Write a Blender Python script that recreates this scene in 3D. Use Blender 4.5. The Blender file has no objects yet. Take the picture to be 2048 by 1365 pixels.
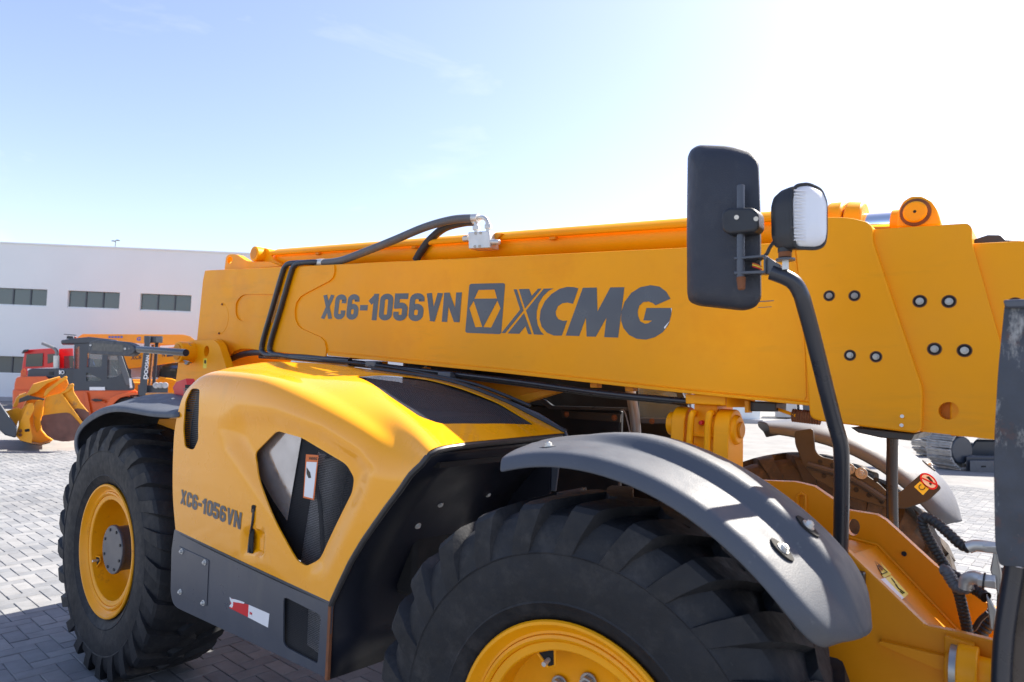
import bpy, bmesh, math, random
import numpy as np
from mathutils import Vector, Matrix
from mathutils.geometry import tessellate_polygon
random.seed(7); np.random.seed(7)
R = math.radians
scene = bpy.context.scene
col = scene.collection

# ------------------------------------------------------------------ camera
CAM = np.array([4.0585, -1.5685, 1.6608]); YAW, PITCH, ROLL, F = 0.68052, 0.05647, 0.03336, 1365.0
_fw = np.array([-math.sin(YAW)*math.cos(PITCH), math.cos(YAW)*math.cos(PITCH), math.sin(PITCH)])
_r0 = np.array([math.cos(YAW), math.sin(YAW), 0.0]); _u0 = np.cross(_r0, _fw)
_rt = _r0*math.cos(ROLL) + _u0*math.sin(ROLL); _up = -_r0*math.sin(ROLL) + _u0*math.cos(ROLL)
cd = bpy.data.cameras.new("camera"); cam = bpy.data.objects.new("camera", cd); col.objects.link(cam)
cd.sensor_width = 36.0; cd.sensor_fit = 'HORIZONTAL'; cd.lens = F/2048*36; cd.clip_start = 0.05; cd.clip_end = 3000
cam.matrix_world = Matrix(((_rt[0], _up[0], -_fw[0], CAM[0]), (_rt[1], _up[1], -_fw[1], CAM[1]), (_rt[2], _up[2], -_fw[2], CAM[2]), (0, 0, 0, 1)))
cd.dof.use_dof = True; cd.dof.focus_distance = 3.3; cd.dof.aperture_fstop = 4.5
scene.camera = cam

# ------------------------------------------------------------------ sky, sun, exposure
SUN_EL = math.atan2(1.0, math.hypot(0.865, 0.315)); SUN_AZ = math.atan2(0.865, 0.315)          # direction TOWARDS the sun, from +X
w = bpy.data.worlds.new("World"); scene.world = w; w.use_nodes = True
nt = w.node_tree; nt.nodes.clear()
sky = nt.nodes.new('ShaderNodeTexSky'); sky.sky_type = 'NISHITA'; sky.sun_disc = False
sky.sun_elevation = SUN_EL; sky.sun_rotation = math.pi/2 - SUN_AZ; sky.air_density = 1.0; sky.dust_density = 1.1; sky.ozone_density = 2.2; sky.altitude = 5
bg = nt.nodes.new('ShaderNodeBackground'); bg.inputs['Strength'].default_value = 0.128
wo = nt.nodes.new('ShaderNodeOutputWorld')
tc = nt.nodes.new('ShaderNodeTexCoord'); mp = nt.nodes.new('ShaderNodeMapping'); mp.inputs['Scale'].default_value = (1.1, 2.6, 6.5); mp.inputs['Rotation'].default_value = (0.25, 0.1, 0.6)
nz = nt.nodes.new('ShaderNodeTexNoise'); nz.inputs['Scale'].default_value = 2.1; nz.inputs['Detail'].default_value = 7; nz.inputs['Roughness'].default_value = 0.55; nz.inputs['Distortion'].default_value = 0.5
cr = nt.nodes.new('ShaderNodeValToRGB'); cr.color_ramp.elements[0].position = 0.60; cr.color_ramp.elements[1].position = 0.95
cr.color_ramp.elements[0].color = (0, 0, 0, 1); cr.color_ramp.elements[1].color = (0.16, 0.16, 0.16, 1)
mx = nt.nodes.new('ShaderNodeMixRGB'); mx.inputs[2].default_value = (7.6, 7.9, 8.4, 1)
L = nt.links.new
L(tc.outputs['Generated'], mp.inputs['Vector']); L(mp.outputs[0], nz.inputs['Vector']); L(nz.outputs['Fac'], cr.inputs[0])
L(cr.outputs[0], mx.inputs[0]); L(sky.outputs[0], mx.inputs[1]); wb = nt.nodes.new('ShaderNodeMixRGB'); wb.blend_type = 'MULTIPLY'; wb.inputs[0].default_value = 1; wb.inputs[2].default_value = (1.0, 0.87, 0.875, 1); L(mx.outputs[0], wb.inputs[1]); hs_ = nt.nodes.new('ShaderNodeHueSaturation'); hs_.inputs['Saturation'].default_value = 0.97; hs_.inputs['Value'].default_value = 0.93; L(wb.outputs[0], hs_.inputs['Color']); L(hs_.outputs[0], bg.inputs['Color']); L(bg.outputs[0], wo.inputs['Surface'])
sd = bpy.data.lights.new("sun", 'SUN'); sd.energy = 5.0; sd.angle = R(0.53); sd.color = (1.0, 0.93, 0.82)
so = bpy.data.objects.new("sun", sd); col.objects.link(so)
sdir = Vector((math.cos(SUN_AZ)*math.cos(SUN_EL), math.sin(SUN_AZ)*math.cos(SUN_EL), math.sin(SUN_EL)))
so.rotation_euler = sdir.to_track_quat('Z', 'Y').to_euler(); so.location = (6, 10, 12)
vs = scene.view_settings; vs.view_transform = 'Standard'; vs.look = 'None'; vs.gamma = 1; vs.exposure = 1.46; vs.use_curve_mapping = False
scene.cycles.max_bounces = 8; scene.cycles.transparent_max_bounces = 12

# ------------------------------------------------------------------ pixel helpers (a pixel gives a direction; the plane gives the distance)
def ray(x, y): return _fw + _rt*((x-1024)/F) - _up*((y-682.5)/F)
def W(x, y, Y):
    d = ray(x, y); return Vector(CAM + d*((Y-CAM[1])/d[1]))
def WX(x, y, X):
    d = ray(x, y); return Vector(CAM + d*((X-CAM[0])/d[0]))
def WZ(x, y, z=0.0):
    d = ray(x, y); return Vector(CAM + d*((z-CAM[2])/d[2]))
_fh = np.array([-math.sin(YAW), math.cos(YAW), 0.0])
def WD(x, y, D):                                                    # point at horizontal distance D ahead of the camera
    d = ray(x, y); return Vector(CAM + d*(D/(d@_fh)))
def proj(P):
    v = np.asarray(P) - CAM; z = v@_fw; return (1024+F*(v@_rt)/z, 682.5-F*(v@_up)/z, z)

# ------------------------------------------------------------------ materials
MATS = {}
def nodes(name):
    m = bpy.data.materials.new(name); m.use_nodes = True
    t = m.node_tree; return m, t, t.nodes['Principled BSDF']
def mat(name, c, rough=0.5, metal=0.0, coat=0.0, var=0.12, vscale=3.0, bump=0.0, bscale=60.0, dirt_or_reflect=None, dirt_or_reflect_amt=0.0, dscale=4.0, rvar=0.08, emit=None, spec=None, coat_rough=0.08):
    m, t, b = nodes(name); N = t.nodes.new; K = t.links.new
    co = N('ShaderNodeTexCoord')
    n1 = N('ShaderNodeTexNoise'); n1.inputs['Scale'].default_value = vscale; n1.inputs['Detail'].default_value = 6; n1.inputs['Roughness'].default_value = 0.6
    K(co.outputs['Object'], n1.inputs['Vector'])
    mr = N('ShaderNodeMapRange'); mr.inputs['To Min'].default_value = 1-var; mr.inputs['To Max'].default_value = 1+var; mr.inputs['From Min'].default_value = 0.3; mr.inputs['From Max'].default_value = 0.7
    K(n1.outputs['Fac'], mr.inputs['Value'])
    mu = N('ShaderNodeMixRGB'); mu.blend_type = 'MULTIPLY'; mu.inputs[0].default_value = 1; mu.inputs[1].default_value = (*c, 1)
    K(mr.outputs[0], mu.inputs[2]); outc = mu.outputs[0]
    if dirt_or_reflect:
        n2 = N('ShaderNodeTexNoise'); n2.inputs['Scale'].default_value = dscale; n2.inputs['Detail'].default_value = 9; n2.inputs['Roughness'].default_value = 0.68
        K(co.outputs['Object'], n2.inputs['Vector'])
        r2 = N('ShaderNodeValToRGB'); r2.color_ramp.elements[0].position = 0.62-0.3*dirt_or_reflect_amt; r2.color_ramp.elements[1].position = 0.80-0.2*dirt_or_reflect_amt
        K(n2.outputs['Fac'], r2.inputs[0])
        md = N('ShaderNodeMixRGB'); md.inputs[2].default_value = (*dirt_or_reflect, 1)
        K(r2.outputs[0], md.inputs[0]); K(outc, md.inputs[1]); outc = md.outputs[0]
    K(outc, b.inputs['Base Color'])
    rr = N('ShaderNodeMapRange'); rr.inputs['To Min'].default_value = max(0.02, rough-rvar); rr.inputs['To Max'].default_value = min(1, rough+rvar); rr.inputs['From Min'].default_value = 0.3; rr.inputs['From Max'].default_value = 0.7
    n3 = N('ShaderNodeTexNoise'); n3.inputs['Scale'].default_value = vscale*4; n3.inputs['Detail'].default_value = 5
    K(co.outputs['Object'], n3.inputs['Vector']); K(n3.outputs['Fac'], rr.inputs['Value']); K(rr.outputs[0], b.inputs['Roughness'])
    b.inputs['Metallic'].default_value = metal; b.inputs['Coat Weight'].default_value = coat; b.inputs['Coat Roughness'].default_value = coat_rough
    if name == 'hood_yellow': b.inputs['Coat IOR'].default_value = 1.5
    if spec is not None: b.inputs['Specular IOR Level'].default_value = spec
    if bump:
        n4 = N('ShaderNodeTexNoise'); n4.inputs['Scale'].default_value = bscale; n4.inputs['Detail'].default_value = 4
        K(co.outputs['Object'], n4.inputs['Vector'])
        bp = N('ShaderNodeBump'); bp.inputs['Strength'].default_value = bump; bp.inputs['Distance'].default_value = 0.01
        K(n4.outputs['Fac'], bp.inputs['Height']); K(bp.outputs[0], b.inputs['Normal'])
    MATS[name] = m; return m
YEL = (0.95, 0.37, 0.001)
mat('boom_yellow', YEL, 0.42, coat=0.0, spec=0.22, var=0.07, vscale=1.4, bump=0.03, bscale=9, dirt_or_reflect=(0.86, 0.30, 0.0), dirt_or_reflect_amt=0.35, dscale=1.6)  # more saturated orange patches: reflections painted into the base colour
mat('hood_yellow', (0.95, 0.385, 0.001), 0.30, coat=0.7, spec=0.2, var=0.03, vscale=2, bump=0.02, bscale=4, coat_rough=0.05)
mat('chassis_yellow', (0.70, 0.25, 0.001), 0.45, spec=0.3, var=0.10, vscale=3, bump=0.05, bscale=14, dirt_or_reflect=(0.50, 0.20, 0.02), dirt_or_reflect_amt=0.10, dscale=9)
mat('rim_yellow', (0.90, 0.37, 0.002), 0.38, spec=0.35, coat=0.1, var=0.08, vscale=5, bump=0.03, bscale=20, dirt_or_reflect=(0.42, 0.10, 0.02), dirt_or_reflect_amt=0.02, dscale=9)
mat('slate', (0.062, 0.070, 0.088), 0.34, var=0.12, vscale=2.5, bump=0.02, bscale=12, coat=0.1, coat_rough=0.2)
mat('fender_plastic', (0.068, 0.077, 0.094), 0.58, var=0.10, vscale=5, bump=0.10, bscale=260)
mat('arch_panel', (0.009, 0.011, 0.019), 0.38, spec=0.3, var=0.2, vscale=2, bump=0.03, bscale=8)
mat('rubber', (0.0105, 0.012, 0.0155), 0.66, spec=0.40, var=0.35, vscale=7, bump=0.25, bscale=34, dirt_or_reflect=(0.036, 0.035, 0.036), dirt_or_reflect_amt=0.12, dscale=11)
mat('muddy_rubber', (0.040, 0.030, 0.022), 0.85, var=0.35, vscale=5, bump=0.4, bscale=30, dirt_or_reflect=(0.13, 0.085, 0.05), dirt_or_reflect_amt=0.5, dscale=6)
mat('black_plastic', (0.018, 0.020, 0.024), 0.45, var=0.15, vscale=8, bump=0.08, bscale=220)
mat('mirror_plastic', (0.024, 0.029, 0.042), 0.55, var=0.12, vscale=6, bump=0.22, bscale=330)
mat('black_pipe', (0.022, 0.025, 0.034), 0.32, var=0.15, vscale=6, coat=0.2)
mat('hose_black', (0.028, 0.028, 0.030), 0.48, var=0.25, vscale=12)
mat('hose_grey', (0.11, 0.115, 0.125), 0.50, var=0.12, vscale=12)
mat('steel', (0.38, 0.38, 0.37), 0.42, metal=0.85, var=0.15, vscale=12, dirt_or_reflect=(0.25, 0.19, 0.12), dirt_or_reflect_amt=0.06, dscale=20)
mat('zinc', (0.60, 0.60, 0.57), 0.42, metal=0.55, var=0.12, vscale=15, bump=0.05, bscale=60)
mat('chrome', (0.85, 0.85, 0.86), 0.10, metal=1.0, var=0.03)
mat('rust', (0.20, 0.075, 0.03), 0.85, var=0.4, vscale=14, bump=0.3, bscale=60)
mat('decal_grey', (0.060, 0.068, 0.085), 0.35, var=0.06, vscale=4, coat=0.2, coat_rough=0.15)
mat('dark_void', (0.008, 0.008, 0.009), 0.8, var=0.2)
mat('engine_grey', (0.42, 0.42, 0.42), 0.55, var=0.3, vscale=10)
mat('polished_panel', (0.50, 0.51, 0.54), 0.14, metal=0.75, var=0.25, vscale=5, rvar=0.10)
mat('white_print', (0.80, 0.80, 0.80), 0.4, var=0.04)
mat('red_print', (0.65, 0.012, 0.018), 0.4, var=0.05)
mat('orange_print', (0.70, 0.16, 0.03), 0.5, var=0.05)
mat('yellow_print', (0.85, 0.68, 0.06), 0.4, var=0.04)
mat('black_print', (0.02, 0.02, 0.02), 0.4, var=0.05)
mat('blue_print', (0.05, 0.14, 0.50), 0.4, var=0.05)
mat('scuffed_steel', (0.034, 0.042, 0.058), 0.42, metal=0.1, var=0.35, vscale=14, bump=0.12, bscale=25, dirt_or_reflect=(0.12, 0.045, 0.028), dirt_or_reflect_amt=0.24, dscale=16)
def add_scuffs(name, scale, c, lo, hi):
    t = MATS[name].node_tree; N = t.nodes.new; K = t.links.new; b = t.nodes['Principled BSDF']
    src = b.inputs['Base Color'].links[0].from_socket; co = N('ShaderNodeTexCoord'); mp_ = N('ShaderNodeMapping'); mp_.inputs['Scale'].default_value = scale; mp_.inputs['Rotation'].default_value = (0.2, 0.5, 0.1)
    n = N('ShaderNodeTexNoise'); n.inputs['Scale'].default_value = 1.0; n.inputs['Detail'].default_value = 10; n.inputs['Roughness'].default_value = 0.72
    K(co.outputs['Object'], mp_.inputs['Vector']); K(mp_.outputs[0], n.inputs['Vector']); r = N('ShaderNodeValToRGB'); r.color_ramp.elements[0].position = lo; r.color_ramp.elements[1].position = hi
    K(n.outputs['Fac'], r.inputs[0]); m_ = N('ShaderNodeMixRGB'); m_.inputs[2].default_value = (*c, 1); K(r.outputs[0], m_.inputs[0]); K(src, m_.inputs[1]); K(m_.outputs[0], b.inputs['Base Color'])
add_scuffs('scuffed_steel', (22, 22, 9), (0.30, 0.30, 0.29), 0.56, 0.68)
add_scuffs('rubber', (9, 9, 9), (0.040, 0.039, 0.040), 0.50, 0.78)
add_scuffs('rubber', (60, 60, 60), (0.10, 0.10, 0.10), 0.68, 0.74)
add_scuffs('fender_plastic', (30, 30, 30), (0.16, 0.165, 0.17), 0.62, 0.80)
add_scuffs('slate', (7, 7, 2.5), (0.085, 0.09, 0.10), 0.52, 0.75)
add_scuffs('boom_yellow', (0.9, 3, 6), (0.72, 0.30, 0.012), 0.56, 0.80)
add_scuffs('rim_yellow', (40, 40, 40), (0.50, 0.13, 0.02), 0.70, 0.74)
add_scuffs('mirror_plastic', (12, 12, 6), (0.050, 0.054, 0.062), 0.54, 0.76)
add_scuffs('hood_yellow', (2.2, 2.2, 1.2), (0.74, 0.33, 0.02), 0.58, 0.80)
mat('worn_steel', (0.06, 0.052, 0.048), 0.28, metal=0.6, var=0.4, vscale=6)
mat('worn_bracket', (0.042, 0.037, 0.032), 0.45, var=0.2, vscale=5, bump=0.06, bscale=30)
mat('cab_black', (0.012, 0.012, 0.014), 0.45, var=0.25, vscale=3)
mat('grey_tube', (0.20, 0.20, 0.205), 0.40, metal=0.3, var=0.15, vscale=5)
mat('wall_white', (0.735, 0.765, 0.755), 0.75, var=0.025, vscale=0.5, bump=0.02, bscale=3)
mat('kerb', (0.36, 0.36, 0.37), 0.8, var=0.1)
mat('far_orange', (0.72, 0.105, 0.010), 0.4, var=0.08, vscale=3, coat=0.3)
mat('far_slate', (0.035, 0.045, 0.062), 0.4, var=0.1, vscale=2, coat=0.2)
mat('far_red', (0.55, 0.008, 0.012), 0.35, var=0.06, coat=0.4)
mat('far_yellow', (0.85, 0.33, 0.004), 0.4, var=0.08, vscale=2, coat=0.2)
mat('bucket_yellow', (0.80, 0.32, 0.006), 0.5, var=0.15, vscale=3, bump=0.1, bscale=20, dirt_or_reflect=(0.24, 0.13, 0.07), dirt_or_reflect_amt=0.12, dscale=4)
mat('bucket_rust', (0.17, 0.075, 0.055), 0.75, var=0.3, vscale=5, bump=0.2, bscale=30)
mat('track_steel', (0.36, 0.35, 0.335), 0.5, metal=0.25, var=0.3, vscale=9)
mat('lamp_reflector', (0.9, 0.9, 0.88), 0.12, metal=0.9, var=0.02)

def glass(name, c, rough=0.05, alpha=1.0):
    m, t, b = nodes(name); b.inputs['Base Color'].default_value = (*c, 1); b.inputs['Roughness'].default_value = rough
    b.inputs['Coat Weight'].default_value = 0.6; b.inputs['Alpha'].default_value = alpha; MATS[name] = m
glass('far_glass', (0.030, 0.05, 0.055)); glass('window_glass', (0.055, 0.085, 0.095), 0.08); glass('cab_glass', (0.15, 0.18, 0.19), 0.04, 0.55)
m, t, b = nodes('lamp_glass'); b.inputs['Base Color'].default_value = (0.96, 0.97, 1, 1); b.inputs['Roughness'].default_value = 0.18; b.inputs['Transmission Weight'].default_value = 0.35; MATS['lamp_glass'] = m
m, t, b = nodes('mirror_glass'); b.inputs['Base Color'].default_value = (0.8, 0.8, 0.8, 1); b.inputs['Metallic'].default_value = 1; b.inputs['Roughness'].default_value = 0.03; MATS['mirror_glass'] = m

def perf(name, c, pitch, hole, axes):
    """perforated sheet: staggered round holes are really see-through"""
    m, t, b = nodes(name); N = t.nodes.new; K = t.links.new
    co = N('ShaderNodeTexCoord'); sx = N('ShaderNodeSeparateXYZ'); K(co.outputs['Object'], sx.inputs[0])
    def math_(op, a, bb=None):
        n = N('ShaderNodeMath'); n.operation = op
        for i, v in enumerate((a, bb)):
            if v is None: continue
            if isinstance(v, (int, float)): n.inputs[i].default_value = v
            else: K(v, n.inputs[i])
        return n.outputs[0]
    def grid(off):
        u = math_('ADD', math_('DIVIDE', sx.outputs[axes[0]], pitch), off); v = math_('ADD', math_('DIVIDE', sx.outputs[axes[1]], pitch*1.732), off)
        u = math_('SUBTRACT', math_('FRACT', u), 0.5); v = math_('MULTIPLY', math_('SUBTRACT', math_('FRACT', v), 0.5), 1.732)
        return math_('SQRT', math_('ADD', math_('MULTIPLY', u, u), math_('MULTIPLY', v, v)))
    d = math_('MINIMUM', grid(0.0), grid(0.5)); a = math_('GREATER_THAN', d, hole)
    K(a, b.inputs['Alpha']); b.inputs['Base Color'].default_value = (*c, 1); b.inputs['Roughness'].default_value = 0.5; b.inputs['Specular IOR Level'].default_value = 0.12; MATS[name] = m
perf('mesh_side', (0.045, 0.048, 0.055), 0.0075, 0.42, ('X', 'Z')); perf('mesh_top', (0.060, 0.066, 0.076), 0.0075, 0.33, ('X', 'Y'))
def slatted(name, c, pitch, duty):
    m, t, b = nodes(name); N = t.nodes.new; K = t.links.new
    co = N('ShaderNodeTexCoord'); sx = N('ShaderNodeSeparateXYZ'); K(co.outputs['Object'], sx.inputs[0])
    d = N('ShaderNodeMath'); d.operation = 'DIVIDE'; d.inputs[1].default_value = pitch; K(sx.outputs['Z'], d.inputs[0])
    f = N('ShaderNodeMath'); f.operation = 'FRACT'; K(d.outputs[0], f.inputs[0])
    g = N('ShaderNodeMath'); g.operation = 'GREATER_THAN'; g.inputs[1].default_value = duty; K(f.outputs[0], g.inputs[0])
    K(g.outputs[0], b.inputs['Alpha']); b.inputs['Base Color'].default_value = (*c, 1); b.inputs['Roughness'].default_value = 0.4; MATS[name] = m
slatted('mesh_rear', (0.075, 0.085, 0.095), 0.009, 0.55)

def paver_mat(name, per_object):
    m, t, b = nodes(name); N = t.nodes.new; K = t.links.new
    ge = N('ShaderNodeNewGeometry')
    if per_object: src = N('ShaderNodeObjectInfo').outputs['Random']
    else: a = N('ShaderNodeAttribute'); a.attribute_name = 'tone'; src = a.outputs['Fac']
    r = N('ShaderNodeValToRGB'); e = r.color_ramp.elements
    e[0].color = (0.152, 0.160, 0.172, 1); e[1].color = (0.226, 0.228, 0.230, 1); x = e.new(0.5); x.color = (0.187, 0.192, 0.199, 1)
    K(src, r.inputs[0])
    n = N('ShaderNodeTexNoise'); n.inputs['Scale'].default_value = 9; n.inputs['Detail'].default_value = 8; n.inputs['Roughness'].default_value = 0.65; K(ge.outputs['Position'], n.inputs['Vector'])
    n2 = N('ShaderNodeTexNoise'); n2.inputs['Scale'].default_value = 0.5; n2.inputs['Detail'].default_value = 4; K(ge.outputs['Position'], n2.inputs['Vector'])
    ad = N('ShaderNodeMath'); ad.operation = 'ADD'; K(n.outputs['Fac'], ad.inputs[0]); K(n2.outputs['Fac'], ad.inputs[1])
    mr = N('ShaderNodeMapRange'); mr.inputs['From Min'].default_value = 0.6; mr.inputs['From Max'].default_value = 1.4; mr.inputs['To Min'].default_value = 0.72; mr.inputs['To Max'].default_value = 1.25; K(ad.outputs[0], mr.inputs['Value'])
    mu = N('ShaderNodeMixRGB'); mu.blend_type = 'MULTIPLY'; mu.inputs[0].default_value = 1; K(r.outputs[0], mu.inputs[1]); K(mr.outputs[0], mu.inputs[2]); K(mu.outputs[0], b.inputs['Base Color'])
    b.inputs['Roughness'].default_value = 0.8; b.inputs['Specular IOR Level'].default_value = 0.22
    bp = N('ShaderNodeBump'); bp.inputs['Strength'].default_value = 0.25; bp.inputs['Distance'].default_value = 0.004
    n4 = N('ShaderNodeTexNoise'); n4.inputs['Scale'].default_value = 120; n4.inputs['Detail'].default_value = 3; K(ge.outputs['Position'], n4.inputs['Vector']); K(n4.outputs['Fac'], bp.inputs['Height']); K(bp.outputs[0], b.inputs['Normal'])
    MATS[name] = m
paver_mat('paver_single', True); paver_mat('paver_field', False)
m, t, b = nodes('joint_sand'); N = t.nodes.new; K = t.links.new
ge = N('ShaderNodeNewGeometry'); n = N('ShaderNodeTexNoise'); n.inputs['Scale'].default_value = 1.2; n.inputs['Detail'].default_value = 9; n.inputs['Roughness'].default_value = 0.7; K(ge.outputs['Position'], n.inputs['Vector'])
r = N('ShaderNodeValToRGB'); r.color_ramp.elements[0].color = (0.180, 0.180, 0.178, 1); r.color_ramp.elements[1].color = (0.275, 0.27, 0.262, 1); r.color_ramp.elements[0].position = 0.3; r.color_ramp.elements[1].position = 0.7
K(n.outputs['Fac'], r.inputs[0]); K(r.outputs[0], b.inputs['Base Color']); b.inputs['Roughness'].default_value = 0.9; b.inputs['Specular IOR Level'].default_value = 0.15; MATS['joint_sand'] = m

# ------------------------------------------------------------------ object helpers
def link(o, parent=None):
    """all meshes and placements are given in world space; the parent's own placement is cancelled"""
    col.objects.link(o)
    if parent is not None:
        o.parent = parent; o.matrix_parent_inverse = WM[parent.name].inverted()
    WM[o.name] = o.matrix_basis.copy()
    return o
WM = {}
def thing(name, loc, label, cat, group=None):
    o = bpy.data.objects.new(name, None); o.location = loc; o.empty_display_size = 0.2
    o.matrix_basis = Matrix.Translation(loc); link(o); tag(o, label, cat, group); return o
def tag(o, label=None, cat=None, group=None, kind=None):
    if label: o['label'] = label
    if cat: o['category'] = cat
    if group: o['group'] = group
    if kind: o['kind'] = kind
    return o

class MB:
    def __init__(s): s.v = []; s.f = []
    def add(s, vs, fs):
        n = len(s.v); s.v += [tuple(v) for v in vs]; s.f += [tuple(i+n for i in f) for f in fs]; return s
    def box(s, c, size, rot=None):
        c = Vector(c); h = Vector(size)/2
        vs = [Vector((x*h.x, y*h.y, z*h.z)) for x in (-1, 1) for y in (-1, 1) for z in (-1, 1)]
        if rot is not None: vs = [rot @ v for v in vs]
        return s.add([c+v for v in vs], [(0, 1, 3, 2), (4, 6, 7, 5), (0, 4, 5, 1), (2, 3, 7, 6), (0, 2, 6, 4), (1, 5, 7, 3)])
    def prism(s, pts, off, holes=()):
        """planar outline(s) in 3D, extruded by the vector off"""
        off = Vector(off); loops = [[Vector(p) for p in pts]] + [[Vector(p) for p in h] for h in holes]
        flat = [p for l in loops for p in l]; n = len(flat)
        nrm = Vector((0, 0, 0)); l0 = loops[0]
        for i in range(len(l0)): nrm += l0[i].cross(l0[(i+1) % len(l0)])
        flip = nrm.dot(off) > 0
        fs = []
        if holes: tri = [tuple(t) for t in tessellate_polygon(loops)]
        else: tri = [tuple(range(len(l0)))]
        for t_ in tri:
            a = Vector((0, 0, 0))
            for i in range(len(t_)): a += flat[t_[i]].cross(flat[t_[(i+1) % len(t_)]])
            if (a.dot(off) > 0): t_ = t_[::-1]
            fs.append(t_); fs.append(tuple(i+n for i in t_[::-1]))
        k = 0
        for li, l in enumerate(loops):
            m_ = len(l)
            for i in range(m_):
                a, b_ = k+i, k+(i+1) % m_
                q = (a, b_, b_+n, a+n)
                fs.append(q if flip else q[::-1])
            k += m_
        return s.add(flat + [p+off for p in flat], fs)
    def cyl(s, p0, p1, r0, r1=None, n=24, cap=True):
        p0, p1 = Vector(p0), Vector(p1); r1 = r0 if r1 is None else r1
        z = (p1-p0).normalized(); x = z.orthogonal().normalized(); y = z.cross(x)
        vs = []
        for p, r_ in ((p0, r0), (p1, r1)):
            for i in range(n):
                a = 2*math.pi*i/n; vs.append(p + x*(r_*math.cos(a)) + y*(r_*math.sin(a)))
        fs = [(i, (i+1) % n, n+(i+1) % n, n+i) for i in range(n)]
        if cap: fs += [tuple(range(n))[::-1], tuple(range(n, 2*n))]
        return s.add(vs, fs)
    def tube(s, path, r, n=12, sub=6, rib=None, cap=True, smooth=True):
        P = [Vector(p) for p in path]
        if smooth and len(P) > 2: P = catmull(P, sub)
        if rib:
            pitch, amp = rib; P = resample(P, pitch/4)
        rr = []
        for i in range(len(P)):
            q = r(i/(len(P)-1)) if callable(r) else r
            if rib: q *= 1 + amp*(1, 0.6, -1, 0.6)[i % 4]
            rr.append(q)
        tn = [(P[min(i+1, len(P)-1)]-P[max(i-1, 0)]).normalized() for i in range(len(P))]
        x = tn[0].orthogonal().normalized(); vs = []
        for i, p in enumerate(P):
            x = (x - tn[i]*x.dot(tn[i])).normalized(); y = tn[i].cross(x)
            for k in range(n):
                a = 2*math.pi*k/n; vs.append(p + (x*math.cos(a)+y*math.sin(a))*rr[i])
        fs = [(i*n+k, i*n+(k+1) % n, (i+1)*n+(k+1) % n, (i+1)*n+k) for i in range(len(P)-1) for k in range(n)]
        if cap: fs += [tuple(range(n))[::-1], tuple(range((len(P)-1)*n, len(P)*n))]
        return s.add(vs, fs)
    def lathe(s, prof, c=(0, 0, 0), n=64):
        """profile of (radius, y) turned about the Y axis through c"""
        c = Vector(c); m_ = len(prof); vs = []
        for i in range(n):
            a = 2*math.pi*i/n
            for r_, y in prof: vs.append(c + Vector((r_*math.cos(a), y, r_*math.sin(a))))
        fs = []
        for i in range(n):
            j = (i+1) % n
            for k in range(m_-1): fs.append((i*m_+k, j*m_+k, j*m_+k+1, i*m_+k+1))
        return s.add(vs, fs)
    def grid(s, rows):
        nr, nc = len(rows), len(rows[0])
        return s.add([p for r_ in rows for p in r_], [(i*nc+j, i*nc+j+1, (i+1)*nc+j+1, (i+1)*nc+j) for i in range(nr-1) for j in range(nc-1)])
    def hexbolt(s, p, nrm, r=0.012, h=0.010, washer=1.55):
        p = Vector(p); nrm = Vector(nrm).normalized()
        s.cyl(p-nrm*0.002, p+nrm*0.003, r*washer, n=20); s.cyl(p+nrm*0.003, p+nrm*(0.003+h), r, n=6); s.cyl(p+nrm*(0.003+h), p+nrm*(0.006+h), r*0.62, r*0.5, n=12)
        return s
    def build(s, name, m, parent=None, bevel=0.0, smooth=35, seg=2, origin=None, kind=None, recalc=False):
        me = bpy.data.meshes.new(name); me.from_pydata(s.v, [], s.f)
        if recalc:
            bm = bmesh.new(); bm.from_mesh(me); bmesh.ops.recalc_face_normals(bm, faces=bm.faces); bm.to_mesh(me); bm.free()
        me.materials.append(MATS[m])
        if smooth:
            me.shade_smooth(); me.set_sharp_from_angle(angle=R(smooth))
        o = bpy.data.objects.new(name, me); link(o, parent)
        if bevel:
            b_ = o.modifiers.new('bevel', 'BEVEL'); b_.width = bevel; b_.segments = seg; b_.limit_method = 'ANGLE'; b_.angle_limit = R(40)
        if kind: o['kind'] = kind
        return o
def catmull(P, sub):
    out = []
    for i in range(len(P)-1):
        p0, p1, p2, p3 = P[max(i-1, 0)], P[i], P[i+1], P[min(i+2, len(P)-1)]
        for k in range(sub):
            t_ = k/sub; out.append(0.5*((2*p1)+(p2-p0)*t_+(2*p0-5*p1+4*p2-p3)*t_*t_+(3*p1-p0-3*p2+p3)*t_**3))
    out.append(P[-1]); return out
def resample(P, step):
    d = [0]
    for a, b_ in zip(P, P[1:]): d.append(d[-1]+(b_-a).length)
    n = max(2, int(d[-1]/step)); out = []; j = 0
    for i in range(n+1):
        t_ = d[-1]*i/n
        while j < len(d)-2 and d[j+1] < t_: j += 1
        u = (t_-d[j])/max(1e-9, d[j+1]-d[j]); out.append(P[j].lerp(P[j+1], u))
    return out
def rnd(pts, r, n=5):
    """round the corners of a 2-D outline; r a number or one per corner"""
    out = []; N_ = len(pts)
    for i in range(N_):
        p0, p, p1 = (Vector(pts[(i-1) % N_][:2]), Vector(pts[i][:2]), Vector(pts[(i+1) % N_][:2]))
        ri = r[i] if isinstance(r, (list, tuple)) else r
        a, b_ = (p0-p), (p1-p); d = min(ri, a.length*0.48, b_.length*0.48)
        if d < 0.01: out.append((p.x, p.y)); continue
        A = p+a.normalized()*d; B = p+b_.normalized()*d
        for k in range(n+1):
            t_ = k/n; q = A*(1-t_)**2 + p*2*t_*(1-t_) + B*t_*t_; out.append((q.x, q.y))
    return out
def PW(pts, Y): return [W(x, y, Y) for x, y in pts]
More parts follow.
